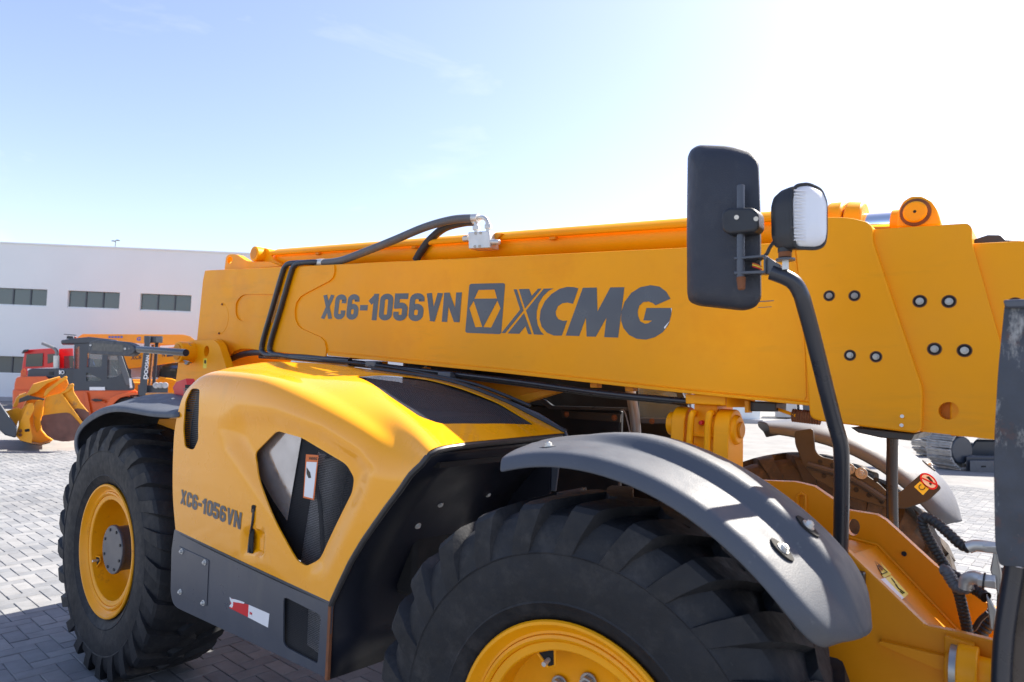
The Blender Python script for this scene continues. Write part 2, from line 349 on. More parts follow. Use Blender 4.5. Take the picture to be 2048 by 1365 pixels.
def plate(name, pts, Y, th, m, parent=None, holes=(), bevel=0.0, **k):
    return MB().prism(PW(pts, Y), (0, th, 0), [PW(h, Y) for h in holes]).build(name, m, parent, bevel=bevel, smooth=30, **k)
def zz(pts, x0, y0, s): return [(x0+x*s, y0+y*s) for x, y in pts]
def ell(cx, cy, a, b_=None, n=24, rot=0):
    b_ = a if b_ is None else b_; out = []
    for i in range(n):
        t_ = 2*math.pi*i/n; u, v = a*math.cos(t_), b_*math.sin(t_); out.append((cx+u*math.cos(rot)-v*math.sin(rot), cy+u*math.sin(rot)+v*math.cos(rot)))
    return out
def circ3(c, r_, n=28): return [Vector((c[0]+r_*math.cos(2*math.pi*i/n), c[1], c[2]+r_*math.sin(2*math.pi*i/n))) for i in range(n)]
NY = Vector((0, -1, 0))

# ------------------------------------------------------------------ lettering
def homography(src, dst):
    A = []
    for (x, y), (u, v) in zip(src, dst): A += [[x, y, 1, 0, 0, 0, -u*x, -u*y, -u], [0, 0, 0, x, y, 1, -v*x, -v*y, -v]]
    H = np.linalg.svd(np.array(A, float))[2][-1].reshape(3, 3); return H
def hmap(H, p):
    q = H @ np.array([p[0], p[1], 1.0]); return (q[0]/q[2], q[1]/q[2])
def arc(cx, cy, rx, ry, a0, a1, n=8): return [(cx+rx*math.cos(R(a0+(a1-a0)*i/n)), cy+ry*math.sin(R(a0+(a1-a0)*i/n))) for i in range(n+1)]
T = 0.21                                                            # pen width as a share of the height
def glyph(ch, w):
    """strokes (centre lines) in a box w wide and 1 high, y up; each (points, closed)"""
    h = T/2; k = min(w/2-h, 0.24); l, r_, c = h, w-h, w/2
    if ch == 'X': return [([(h*0.95, 0), (w-h*0.95, 1)], 0), ([(h*0.95, 1), (w-h*0.95, 0)], 0)]
    if ch == 'C': return [([(r_, 0.64), (r_, 1-h-k*0.75)] + arc(c, 1-h-k*0.75, r_-c, k*0.75, 0, 180) + arc(c, h+k*0.75, r_-c, k*0.75, 180, 360) + [(r_, 0.36)], 0)]
    if ch == '0': return [(arc(c, 1-h-k*0.75, r_-c, k*0.75, 0, 180) + arc(c, h+k*0.75, r_-c, k*0.75, 180, 360), 1)]
    if ch == '6': return [(arc(c, 0.62-h-k*0.75, r_-c, k*0.75, 0, 180) + arc(c, h+k*0.75, r_-c, k*0.75, 180, 360), 1), ([(r_, 0.70), (r_, 1-h-k*0.75)] + arc(c, 1-h-k*0.75, r_-c, k*0.75, 0, 180) + [(l, 0.38)], 0)]
    if ch == '5': return [([(w*0.98, 1-h), (l, 1-h)], 0), ([(l, 1.0), (l, 0.46)], 0), ([(l*0.2, 0.60-h*0.6), (c, 0.60-h*0.4)] + arc(c, 0.60-h*0.4-k*0.75, r_-c, k*0.75, 80, 0) + arc(c, h+k*0.75, r_-c, k*0.75, 360, 180) + [(l, 0.33)], 0)]
    if ch == '1': return [([(w-h, 0), (w-h, 1)], 0), ([(w-h*1.2, 1-h*1.1), (0.0, 0.66)], 0)]
    if ch == '-': return [([(0, 0.47), (w, 0.47)], 0)]
    if ch == 'V': return [([(h*0.95, 1), (c+0.01, 0.04)], 0), ([(w-h*0.95, 1), (c-0.01, 0.0)], 0)]
    if ch == 'N': return [([(l, 0), (l, 1)], 0), ([(r_, 0), (r_, 1)], 0), ([(l, 0.97), (r_, 0.03)], 0)]
def stroke_quads(pts, closed, wd):
    P = [Vector(p) for p in pts]; n = len(P); Ls, Rs = [], []
    for i in range(n):
        a = P[i-1] if (i or closed) else None; b_ = P[(i+1) % n] if (i < n-1 or closed) else None
        d1 = (P[i]-a).normalized() if a is not None and (P[i]-a).length > 1e-6 else None
        d2 = (b_-P[i]).normalized() if b_ is not None and (b_-P[i]).length > 1e-6 else None
        d = (d1+d2) if d1 is not None and d2 is not None else (d1 or d2); d.normalize()
        nn = Vector((-d.y, d.x)); ref = d1 or d2; sc = 1/max(0.5, nn.dot(Vector((-ref.y, ref.x))))
        Ls.append(P[i]+nn*wd/2*sc); Rs.append(P[i]-nn*wd/2*sc)
    qs = []
    for i in range(n if closed else n-1): qs.append((Ls[i], Rs[i], Rs[(i+1) % n], Ls[(i+1) % n]))
    return qs
def model_text(name, quad, to3, parent):
    """XC6-1056VN; quad = pixel corners TL TR BR BL; to3(px,py,lift) -> world"""
    chars = 'XC6-1056VN'
    wd = [0.58, 0.54, 0.54, 0.34, 0.36, 0.55, 0.55, 0.56, 0.60, 0.63]; gap = [0.05, 0.06, 0.06, 0.08, 0.07, 0.05, 0.06, 0.06, 0.03, 0]
    tot = sum(wd)+sum(gap); H = homography([(0, 1), (tot, 1), (tot, 0), (0, 0)], quad); mb = MB(); x = 0
    for c_, w_, g_ in zip(chars, wd, gap):
        for si, (pts, cl) in enumerate(glyph(c_, w_)):
            dn = []
            for i in range(len(pts)): dn.append((pts[i][0]+x, pts[i][1]))
            wdt = T if c_ not in 'XVN' else T*0.92
            for q in stroke_quads(dn, cl, wdt):
                q = [(p.x, min(1, max(0, p.y))) for p in q]
                mb.add([to3(*hmap(H, p), 0.0005*si) for p in q], [(0, 1, 2, 3)])
        x += w_+g_
    return mb.build(name, 'decal_grey', parent, smooth=0)
def font_text(name, body, quad, to3, m, parent, bold=0.02):
    cu = bpy.data.curves.new(name, 'FONT'); cu.body = body; cu.offset = bold; cu.fill_mode = 'FRONT'; cu.resolution_u = 3
    o = bpy.data.objects.new(name, cu); col.objects.link(o); dg = bpy.context.evaluated_depsgraph_get()
    me = bpy.data.meshes.new_from_object(o.evaluated_get(dg)); bpy.data.objects.remove(o)
    xs = [v.co.x for v in me.vertices]; ys = [v.co.y for v in me.vertices]; x0, x1, y0, y1 = min(xs), max(xs), min(ys), max(ys)
    H = homography([(0, 1), (1, 1), (1, 0), (0, 0)], quad)
    for v in me.vertices: v.co = to3(*hmap(H, ((v.co.x-x0)/(x1-x0), (v.co.y-y0)/(y1-y0))), 0.0)
    me.materials.clear(); me.materials.append(MATS[m]); o = bpy.data.objects.new(name, me); link(o, parent); return o

# ================================================================== ground
g = MB(); g.add([(-900, -900, -0.007), (900, -900, -0.007), (900, 900, -0.007), (-900, 900, -0.007)], [(0, 1, 2, 3)])
ground = g.build('ground', 'joint_sand', smooth=0, kind='structure')
PA = R(-2.2); PO = Vector((0.299, 0.478)); ca, sa = math.cos(PA), math.sin(PA)
def pav(u, v): return (PO.x+0.1*(u*ca-v*sa), PO.y+0.1*(u*sa+v*ca))
def in_poly(x, y, P):
    c_ = False; j = len(P)-1
    for i in range(len(P)):
        if (P[i][1] > y) != (P[j][1] > y) and x < (P[j][0]-P[i][0])*(y-P[i][1])/(P[j][1]-P[i][1])+P[i][0]: c_ = not c_
        j = i
    return c_
VIS = [[(-10, 985), (142, 985), (140, 1130), (160, 1240), (215, 1365), (-10, 1365)], [(330, 1365), (440, 1268), (600, 1330), (660, 1365)]]
bricks = []
for u in range(-190, 60):
    for v in range(-42, 130):
        k = (u+v) % 4
        if k == 0: L_, B_ = 2, 1
        elif k == 2: L_, B_ = 1, 2
        else: continue
        cx, cy = pav(u+L_/2, v+B_/2)
        if (cx-3)**2+(cy-0)**2 > 14.5**2 or (cy > 9 and cx > 4): continue
        bricks.append((cx, cy, L_, B_))
sc_ = []
for i, (cx, cy, L_, B_) in enumerate(bricks):
    v_ = np.array([cx, cy, 0])-CAM
    if v_@_fw < 0.3: continue
    x, y, z = proj((cx, cy, 0))
    if any(in_poly(x, y, P) for P in VIS): sc_.append((z, i))
sc_.sort(); single = {i for _, i in sc_[:300]}
def brick_mesh(L_, B_):
    hx, hy, c_ = 0.05*L_-0.0016, 0.05*B_-0.0016, 0.0035
    v = [(-hx+c_, -hy+c_, 0), (hx-c_, -hy+c_, 0), (hx-c_, hy-c_, 0), (-hx+c_, hy-c_, 0), (-hx, -hy, -0.0035), (hx, -hy, -0.0035), (hx, hy, -0.0035), (-hx, hy, -0.0035), (-hx, -hy, -0.02), (hx, -hy, -0.02), (hx, hy, -0.02), (-hx, hy, -0.02)]
    f = [(0, 1, 2, 3)] + [(4+i, 4+(i+1) % 4, (i+1) % 4, i) for i in range(4)] + [(8+i, 8+(i+1) % 4, 4+(i+1) % 4, 4+i) for i in range(4)]
    return v, f
bm_ = {}
for d_ in ((2, 1), (1, 2)):
    v, f = brick_mesh(*d_); me = bpy.data.meshes.new('paver'); me.from_pydata(v, [], f); me.materials.append(MATS['paver_single']); bm_[d_] = me
fv, ff, ft = [], [], []
for i, (cx, cy, L_, B_) in enumerate(bricks):
    dz = random.gauss(0, 0.0011); ra = PA+random.gauss(0, 0.006)
    tx, ty = random.gauss(0, 0.006), random.gauss(0, 0.006)
    if i in single:
        o = bpy.data.objects.new('paver', bm_[(L_, B_)]); o.location = (cx, cy, dz-0.001); o.rotation_euler = (tx, ty, ra); link(o, ground)
    else:
        v, f = brick_mesh(L_, B_); n0 = len(fv); c_, s_ = math.cos(ra), math.sin(ra)
        fv += [(cx+x*c_-y*s_, cy+x*s_+y*c_, z+dz-0.001+x*ty+y*tx) for x, y, z in v]; ff += [tuple(a+n0 for a in q) for q in f]; ft += [random.random()]*len(v)
me = bpy.data.meshes.new('paver_field'); me.from_pydata(fv, [], ff); me.materials.append(MATS['paver_field'])
at = me.attributes.new('tone', 'FLOAT', 'POINT'); at.data.foreach_set('value', ft)
o = bpy.data.objects.new('paver_field', me); link(o, ground); o['kind'] = 'stuff'

# ================================================================== telehandler
TH = thing('telehandler', (1.5, 1.1, 0), 'large yellow telehandler with lowered boom, slate fenders and black lettering', 'telehandler')

# ---- wheels ---------------------------------------------------------------------------------
ZC = 0.66
def tyre_mb(nl=25):
    mb = MB()
    prof = [(0.335, 0.045), (0.352, 0.012), (0.375, -0.004), (0.40, -0.016), (0.404, -0.020), (0.409, -0.018), (0.45, -0.026), (0.50, -0.029), (0.535, -0.026), (0.540, -0.029), (0.546, -0.025), (0.575, -0.021), (0.610, -0.010), (0.634, 0.006), (0.646, 0.03), (0.651, 0.09), (0.653, 0.20)]
    prof = prof + [(r_, 0.40-y) for r_, y in prof[::-1][1:]]
    mb.lathe(prof, n=108)
    for side in (0, 1):
        for i in range(nl):
            t0 = 2*math.pi*(i+0.5*side)/nl
            # (base radius, base y, top radius, top y, half width base, half width top, lead)
            st = [(0.535, -0.022, 0.538, -0.0285, 0.040, 0.034, 0.062), (0.580, -0.012, 0.590, -0.030, 0.041, 0.034, 0.036), (0.615, 0.004, 0.655, -0.020, 0.042, 0.034, 0.004), (0.620, 0.012, 0.668, -0.008, 0.043, 0.035, -0.004), (0.625, 0.03, 0.674, 0.015, 0.045, 0.037, -0.013),
                  (0.630, 0.10, 0.677, 0.10, 0.049, 0.040, -0.040), (0.634, 0.19, 0.679, 0.19, 0.050, 0.041, -0.078), (0.634, 0.250, 0.678, 0.245, 0.046, 0.036, -0.110), (0.634, 0.275, 0.636, 0.272, 0.040, 0.032, -0.125)]
            vs = []
            for rb, yb, rt, yt, hb, ht, ld in st:
                for r_, y, h in ((rb, yb, -hb), (rt, yt, -ht), (rt, yt, ht), (rb, yb, hb)):
                    a = t0+(ld+h)/0.66; y_ = y if side == 0 else 0.40-y
                    vs.append((r_*math.cos(a), y_, r_*math.sin(a)))
            fs = []
            for k in range(len(st)-1):
                for j in range(3):
                    q = (k*4+j, k*4+j+1, (k+1)*4+j+1, (k+1)*4+j); fs.append(q if side == 1 else q[::-1])
            mb.add(vs, fs)
    return mb
def rim_mb(dish):
    p = [(0.345, 0.05), (0.347, 0.016), (0.354, 0.004), (0.357, -0.004), (0.353, -0.010), (0.345, -0.010), (0.338, -0.002), (0.331, 0.010), (0.322, 0.017), (0.315, 0.016), (0.3145, 0.021), (0.312, 0.012), (0.304, 0.009), (0.296, 0.016), (0.2955, 0.022), (0.292, 0.018), (0.285, 0.019), (0.272, 0.020), (0.268, 0.024), (0.266, 0.06), (0.262, 0.10), (0.255, dish-0.02), (0.235, dish), (0.16, dish+0.008), (0.0, dish+0.010)]
    return MB().lathe(p, n=96)
def wheel_at(loc, rz, tyre_m, dish, front):
    """built about its own centre, placed by the object transform"""
    M = Matrix.Translation(loc) @ Matrix.Rotation(rz, 4, 'Z')
    def put(o): 
        o.matrix_basis = M; WM[o.name] = M.copy(); return o
    root = rim_mb(dish).build('wheel', 'rim_yellow', TH, smooth=40, recalc=True); put(root)
    def sub(mb, name, m, **k):
        o = mb.build(name, m, None, **k); o.parent = root; o.matrix_parent_inverse = M.inverted(); o.matrix_basis = M; return o
    sub(tyre_mb(), 'tyre', tyre_m, smooth=28)
    if front:
        for k in range(10):
            a = 2*math.pi*k/10+R(19)
            p = Vector((0.158*math.cos(a), dish, 0.158*math.sin(a)))
            mb = MB(); mb.cyl(p, p+NY*0.006, 0.026, n=24); mb.cyl(p+NY*0.006, p+NY*0.024, 0.0205, n=6); mb.cyl(p+NY*0.02, p+NY*0.031, 0.012, 0.010, n=16)
            sub(mb, 'wheel_nut', 'steel', bevel=0.0015)
        sub(MB().lathe([(0.0, dish-0.09), (0.08, dish-0.085), (0.10, dish-0.06), (0.105, dish), (0.105, dish+0.01)], n=48), 'hub', 'rim_yellow', recalc=True)
    else:
        sub(MB().lathe([(0.0, 0.030), (0.128, 0.030), (0.131, 0.034), (0.131, 0.046), (0.120, 0.047), (0.120, dish)], n=48), 'hub_cover', 'slate', recalc=True)
        for k in range(8):
            a = 2*math.pi*k/8+R(22); p = Vector((0.108*math.cos(a), 0.030, 0.108*math.sin(a)))
            sub(MB().cyl(p, p+NY*0.004, 0.008, n=12), 'hub_bolt', 'black_plastic')
    # valve pocket: a triangular hood with the valve stem inside
    a = R(112) if front else R(205); rad = Vector((math.cos(a), 0, math.sin(a))); tan = Vector((-rad.z, 0, rad.x)); b0 = rad*0.262
    tri = [b0+tan*0.030+NY*-0.045, b0-tan*0.030+NY*-0.045, b0-tan*0.012-rad*0.042+NY*-0.050, b0+tan*0.012-rad*0.042+NY*-0.050]
    tri2 = [p-rad*0.008 + (Vector((0, 0, 0))) for p in tri]
    sub(MB().tube([tri[0], tri[3], tri[2], tri[1]], 0.004, n=8, smooth=False), 'valve_guard', 'rim_yellow')
    sub(MB().prism([tri[0], tri[1], tri[2], tri[3]], (0, 0.004, 0)), 'valve_pocket', 'dark_void')
    sub(MB().cyl(b0-rad*0.022+NY*-0.045, b0-rad*0.026+NY*-0.015, 0.0065, n=14), 'valve_stem', 'zinc')
    return root
wheel_at((0, 0, ZC), 0.0, 'rubber', 0.19, False)
wheel_at((3.024, 0, ZC), 0.10, 'rubber', 0.125, True)
wheel_at((3.024, 2.24, ZC), math.pi+0.08, 'muddy_rubber', 0.125, True)
wheel_at((0, 2.24, ZC), math.pi, 'muddy_rubber', 0.19, False)

# ---- fenders --------------------------------------------------------------------------------
def shell(rows, name, m, parent, th=0.010, sub=2):
    o = MB().grid(rows).build(name, m, parent, smooth=50)
    s_ = o.modifiers.new('sub', 'SUBSURF'); s_.levels = sub; s_.render_levels = sub
    d_ = o.modifiers.new('thick', 'SOLIDIFY'); d_.thickness = th; d_.offset = 0
    return o
def ff_radius(y, a_):
    st = 0.036*min(1, max(0, (99-a_)/18))*min(1, max(0, (a_-36)/9))
    return float(np.interp(y, [-0.020, -0.019, -0.006, 0.0, 0.06, 0.112, 0.120, 0.146, 0.154, 0.20, 0.30, 0.39, 0.418, 0.428, 0.429], [0.766, 0.775, 0.800, 0.805, 0.815, 0.824, 0.827, 0.828+st*0.98, 0.831+st, 0.834+st*0.95, 0.832+st*0.62, 0.821+st*0.2, 0.81, 0.79, 0.77]))
def front_fender(mirror=False):
    ys = [-0.020, -0.019, -0.006, 0.0, 0.03, 0.06, 0.09, 0.112, 0.120, 0.133, 0.146, 0.154, 0.175, 0.20, 0.25, 0.30, 0.35, 0.39, 0.418, 0.428, 0.429]
    rows = []
    ang = [108.3, 107.4, 105, 102, 98, 93, 88, 82, 76, 70, 64, 58, 52, 47, 43, 40, 38, 36.2, 35.0]
    for a_ in ang:
        row = []; f_tip = max(0.0, (45-a_)/10); f_rear = max(0.0, (a_-86)/26)
        for y in ys:
            rr = ff_radius(y, a_) + 0.010*f_rear*min(1, max(0, y/0.05)) + 0.004*f_rear
            c_ = 0.205; yy = c_+(y-c_)*math.sqrt(max(0.05, 1-0.80*f_tip**3)); rr -= 0.020*f_tip**3
            a2 = a_ - 1.6*(1-((y-c_)/0.225)**2)*f_tip**2 - 15*f_rear*max(0, y/0.43)**1.6
            row.append((3.024+rr*math.cos(R(a2)), (2.24-yy) if mirror else yy, ZC+rr*math.sin(R(a2))))
        rows.append(row)
    return shell(rows, 'fender', 'fender_plastic', TH, sub=1)
ff_ = front_fender(); fm_ = front_fender(True)
def fender_bolt(p, n_, parent, r_=0.022):
    p = Vector(p); n_ = Vector(n_).normalized(); z = n_; x = Vector((0, 1, 0)); x = (x-z*x.dot(z)).normalized(); y = z.cross(x)
    MB().prism([p+n_*0.0075+x*(r_*math.cos(t_/12*math.pi))+y*(1.5*r_*math.sin(t_/12*math.pi)) for t_ in range(24)], -n_*0.02).build('bolt_recess', 'dark_void', parent)
    MB().hexbolt(p+n_*0.0075, n_, 0.010, 0.008).build('bolt', 'zinc', parent)
def ff_hit(x, y):
    for k in range(900):
        p = Vector(CAM+ray(x, y)*(1.3+k*0.002)); dx, dz = p.x-3.024, p.z-ZC; a_ = math.degrees(math.atan2(dz, dx))
        if -0.02 < p.y < 0.42 and math.hypot(dx, dz) < ff_radius(p.y, a_): return p, Vector((dx, 0, dz)).normalized()
for x, y in ((1561, 1103), (1612, 1056), (1098, 899)):
    h = ff_hit(x, y)
    if h:
        fender_bolt(h[0], h[1], ff_); fender_bolt((h[0].x, 2.24-h[0].y, h[0].z), h[1], fm_)
# rear fender: wraps the tyre behind, rolls over the top and runs flat towards the engine bay
Apx = [(172, 930), (157, 905), (153, 880), (164, 857), (186, 840), (214, 825), (246, 823), (278, 829), (310, 835), (360, 837)]
Bpx = [(160, 926), (148, 900), (149, 872), (160, 848), (182, 826), (212, 812), (246, 811), (280, 818), (312, 823), (360, 824)]
rows = []
for i in range(len(Apx)):
    A_ = W(*Apx[i], 0.0); B_ = W(*Bpx[i], 0.01); n_ = (B_-Vector((0, 0.01, ZC))); n_.y = 0; n_.normalize()
    up = n_.lerp(Vector((0, 0, 1)), min(1, i/7))
    bul = (0.0, 0.01, 0.02, 0.03, 0.045, 0.055, 0.05, 0.03, 0.012, 0.005)[i]
    rows.append([A_, A_.lerp(B_, 0.5)+Vector((0, -0.006, 0)), B_, B_+Vector((0, 0.06, 0))+up*0.012, B_+Vector((0, 0.2, 0))+up*(0.018+bul), B_+Vector((0, 0.36, 0))+up*(0.012+bul), B_+Vector((0, 0.42, 0))-up*0.01, B_+Vector((0, 0.425, 0))-up*0.05])
rf_ = shell(rows, 'fender', 'fender_plastic', TH)
fender_bolt(W(272, 809, 0.15), (0, 0, 1), rf_); fender_bolt(W(346, 804, 0.2), (0, 0, 1), rf_)
rows2 = [[Vector((p[0], 2.24-p[1], p[2])) for p in r_] for r_ in rows]; shell(rows2, 'fender', 'fender_plastic', TH)
MB().prism(PW(rnd([(172, 880), (210, 878), (214, 890), (170, 893)], 3), 0.12), (0, 0.02, 0)).build('fender_bracket', 'black_plastic', TH)
plate('fender_bracket', [(318, 838), (352, 838), (352, 862), (314, 848)], 0.22, 0.02, 'chassis_yellow', TH, bevel=0.003)

# ---- engine hood ----------------------------------------------------------------------------
ROWS = [
 [(0.775, 0.0, 0.898), (1.2, -0.004, 0.876), (1.6, -0.004, 0.855), (1.985, 0.0, 0.834)],
 [(0.735, -0.004, 1.06), (1.2, -0.016, 1.05), (1.7, -0.016, 1.04), (2.105, -0.002, 1.03)],
 [(0.705, 0.0, 1.25), (1.2, -0.014, 1.25), (1.7, -0.012, 1.21), (2.245, 0.0, 1.20)],
 [(0.705, 0.004, 1.40), (1.1, -0.004, 1.46), (1.6, -0.002, 1.42), (2.0, 0.002, 1.34), (2.325, 0.004, 1.29)],
 [(0.745, 0.02, 1.545), (0.90, 0.026, 1.615), (1.31, 0.034, 1.622), (1.63, 0.036, 1.565), (2.03, 0.034, 1.457), (2.21, 0.026, 1.385), (2.365, 0.012, 1.345)],
 [(0.80, 0.07, 1.618), (0.95, 0.12, 1.668), (1.29, 0.16, 1.66), (1.67, 0.14, 1.603), (2.0, 0.11, 1.515), (2.24, 0.065, 1.43), (2.405, 0.025, 1.385)],
 [(0.86, 0.16, 1.655), (1.02, 0.26, 1.704), (1.27, 0.30, 1.685), (1.72, 0.25, 1.633), (1.97, 0.205, 1.567), (2.24, 0.12, 1.485), (2.425, 0.05, 1.422)],
 [(0.88, 0.26, 1.672), (1.05, 0.36, 1.711), (1.30, 0.38, 1.689), (1.74, 0.33, 1.645), (2.0, 0.29, 1.575), (2.26, 0.22, 1.497), (2.435, 0.16, 1.436)],
 [(0.90, 0.50, 1.690), (1.145, 0.52, 1.709), (1.46, 0.52, 1.681), (1.75, 0.52, 1.655), (2.05, 0.50, 1.585), (2.28, 0.48, 1.508), (2.44, 0.45, 1.442)],
 [(0.90, 0.80, 1.700), (1.09, 0.80, 1.695), (1.41, 0.80, 1.672), (1.77, 0.80, 1.638), (2.08, 0.80, 1.568), (2.255, 0.80, 1.511), (2.44, 0.80, 1.447)]]
NU, NV = 110, 9
def row_curve(r_):
    P = resample(catmull([Vector(p) for p in r_], 14), 0.004)
    n = len(P)-1; return [P[min(n, int(round(i*n/NU)))] if False else P[int(i*n/NU)].lerp(P[min(n, int(i*n/NU)+1)], (i*n/NU) % 1) for i in range(NU+1)]
RC = [row_curve(r_) for r_ in ROWS]
SCULPT = [(440, 850), (475, 822), (545, 826), (640, 858), (715, 905), (742, 940), (728, 985), (650, 1150), (615, 1150), (560, 1065), (520, 1000), (475, 930), (448, 890)]
def poly_dist(x, y, P):
    d_ = 1e9
    for i in range(len(P)):
        (x0, y0), (x1, y1) = P[i], P[(i+1) % len(P)]; dx, dy = x1-x0, y1-y0
        t_ = max(0, min(1, ((x-x0)*dx+(y-y0)*dy)/(dx*dx+dy*dy))); d_ = min(d_, math.hypot(x-x0-t_*dx, y-y0-t_*dy))
    return d_ if in_poly(x, y, P) else -d_
grid = []
for u in range(NU+1):
    colu = catmull([RC[v][u] for v in range(len(RC))], NV); out = []
    for k, p in enumerate(colu):
        if k <= 5*NV:
            x, y, z = proj(p); d_ = poly_dist(x, y, SCULPT); s_ = min(1, max(0, (d_+10)/46)); s_ = s_*s_*(3-2*s_)
            p = p + Vector((0, 0.030*s_, 0))
            lat = poly_dist(x, y, [(486, 1062), (526, 1066), (524, 1112), (486, 1104)]); s2 = min(1, max(0, (lat+3)/7)); p = p + Vector((0, 0.022*s2, 0))
        out.append(p)
    grid.append(out)
nv_ = len(grid[0])
# fold the edges inwards so the sheet has returns all round
front = [p+Vector((-0.02, 0.012, -0.012)) for p in grid[-1]]; rear0 = [Vector((p.x+0.01, max(p.y, 0.0)+0.10, p.z)) for p in grid[0]]; rear1 = [Vector((p.x+0.01, 0.80, p.z)) for p in grid[0]]
hood = MB().grid([rear1, rear0]+grid+[front]).build('hood', 'hood_yellow', TH, smooth=0, recalc=True)
if True:
    me = hood.data; fl = [0, 0]
    n0 = sum((p.normal.y < 0) for p in me.polygons if abs(p.normal.y) > 0.9)
    n1 = sum((p.normal.y > 0) for p in me.polygons if abs(p.normal.y) > 0.9)
    if n1 > n0: me.flip_normals()
sol = hood.modifiers.new('thick', 'SOLIDIFY'); sol.thickness = 0.006; sol.offset = -1
WIN = rnd([(512, 906), (552, 862), (600, 876), (690, 930), (706, 957), (703, 985), (640, 1120), (622, 1131), (606, 1118), (560, 1030), (525, 955)], [7, 8, 8, 12, 9, 9, 8, 6, 8, 20, 20])
RGR = rnd([(374, 777), (393, 778), (396, 830), (398, 880), (388, 901), (369, 895), (365, 860), (365, 803)], 7)
SLOT = rnd([(504, 1009), (512, 1010), (507, 1106), (496, 1104)], 3)
TGR = rnd([(1.655, 0.315), (1.665, 0.50), (1.70, 0.685), (1.90, 0.735), (2.10, 0.745), (2.355, 0.71), (2.325, 0.40), (2.285, 0.225), (2.20, 0.20), (1.95, 0.255)], 0.03)
cut = [MB().prism([Vector((p.x, -0.12, p.z)) for p in PW(P, yy)], (0, 0.26, 0)).build('cut', 'hood_yellow', smooth=0, recalc=True) for P, yy in ((WIN, 0.022), (RGR, -0.004))]
cut.append(MB().prism([(x, y, 1.3) for x, y in TGR], (0, 0, 0.6)).build('cut', 'hood_yellow', smooth=0, recalc=True))
for c_ in cut:
    b_ = hood.modifiers.new('cut', 'BOOLEAN'); b_.operation = 'DIFFERENCE'; b_.object = c_; b_.solver = 'EXACT'
dg = bpy.context.evaluated_depsgraph_get(); me = bpy.data.meshes.new_from_object(hood.evaluated_get(dg))
hood.modifiers.clear(); hood.data = me; me.materials.clear(); me.materials.append(MATS['hood_yellow']); me.shade_smooth(); me.set_sharp_from_angle(angle=R(38))
for c_ in cut: bpy.data.objects.remove(c_)
plate('side_mesh', [(506, 900), (552, 855), (612, 872), (700, 928), (714, 957), (710, 990), (640, 1128), (622, 1138), (600, 1120), (520, 965)], 0.058, 0.002, 'mesh_side', TH)
plate('blanking_panel', [(508, 902), (550, 858), (603, 873), (574, 1042), (545, 1000), (520, 955)], 0.052, 0.002, 'polished_panel', TH)
plate('vent_dark_sheet', [(370, 770), (412, 770), (415, 905), (372, 905)], 0.075, 0.004, 'dark_void', TH)  # added dark sheet as interior shade, hides the yellow inside of the hood
plate('rear_mesh', [(367, 776), (400, 774), (402, 905), (366, 898)], 0.030, 0.002, 'mesh_rear', TH)
# top mesh follows the sloping lid
def lid_z(x, y):
    best = min(((p.x-x)**2+(p.y-y)**2, p.z) for c_ in grid[30::3] for p in c_[5*NV::2]); return best[1]
gx = np.linspace(1.60, 2.40, 10); gy = np.linspace(0.17, 0.77, 8)
MB().grid([[(x, y, lid_z(x, y)-0.014) for y in gy] for x in gx]).build('top_mesh', 'mesh_top', TH, smooth=60)
MB().box((1.75, 0.45, 1.36), (1.30, 0.68, 0.02)).build('bay_dark_sheet', 'dark_void', TH)  # added black sheet, keeps the bay under the top mesh dark
MB().prism([(0.85, 0.79, 0.9), (2.38, 0.79, 0.9), (2.38, 0.79, 1.42), (2.05, 0.79, 1.54), (1.40, 0.79, 1.63), (0.85, 0.79, 1.66)], (0, 0.008, 0)).build('bay_view_block', 'arch_panel', TH)  # added dark wall, stops bright background showing through the top mesh
eng = MB().box((1.5, 0.55, 1.15), (1.2, 0.5, 0.7)).build('engine_block', 'dark_void', TH, bevel=0.02)
mb = MB(); mb.box((1.95, 0.48, 1.45), (0.22, 0.18, 0.03)); mb.box((2.12, 0.42, 1.40), (0.18, 0.12, 0.03)); mb.cyl((1.85, 0.32, 1.46), (2.2, 0.55, 1.40), 0.03, n=16)
mb.build('engine_top', 'engine_grey', TH, bevel=0.006)
MB().cyl(W(668, 905, 0.15), W(632, 1130, 0.15), 0.062, n=28).build('intake_pipe', 'engine_grey', TH)
MB().cyl(W(686, 930, 0.24), W(660, 1100, 0.24), 0.05, n=24).build('intake_pipe', 'black_pipe', TH)
MB().tube([W(676, 905, 0.10), W(648, 920, 0.10), W(634, 960, 0.09), W(640, 1010, 0.09), W(645, 1080, 0.09), W(646, 1130, 0.10)], 0.009, n=10).build('engine_hose', 'black_plastic', TH)
st = plate('warning_sticker', [(612, 909), (637, 911), (628, 1001), (606, 996)], 0.0560, 0.0008, 'orange_print', TH)
plate('sticker_panel', [(613, 924), (633.5, 925), (625.5, 997.5), (608, 993)], 0.0550, 0.0008, 'white_print', st)
MB().prism(PW([(613, 935), (620, 945), (622, 956), (617, 957), (613, 948)], 0.0542), (0, 0.0006, 0)).build('sticker_mark', 'black_print', st)
font_text('sticker_word', 'WARNING', [(618, 914), (635, 915), (634, 921), (617, 920)], lambda x, y, l: W(x, y, 0.0552), 'black_print', st)
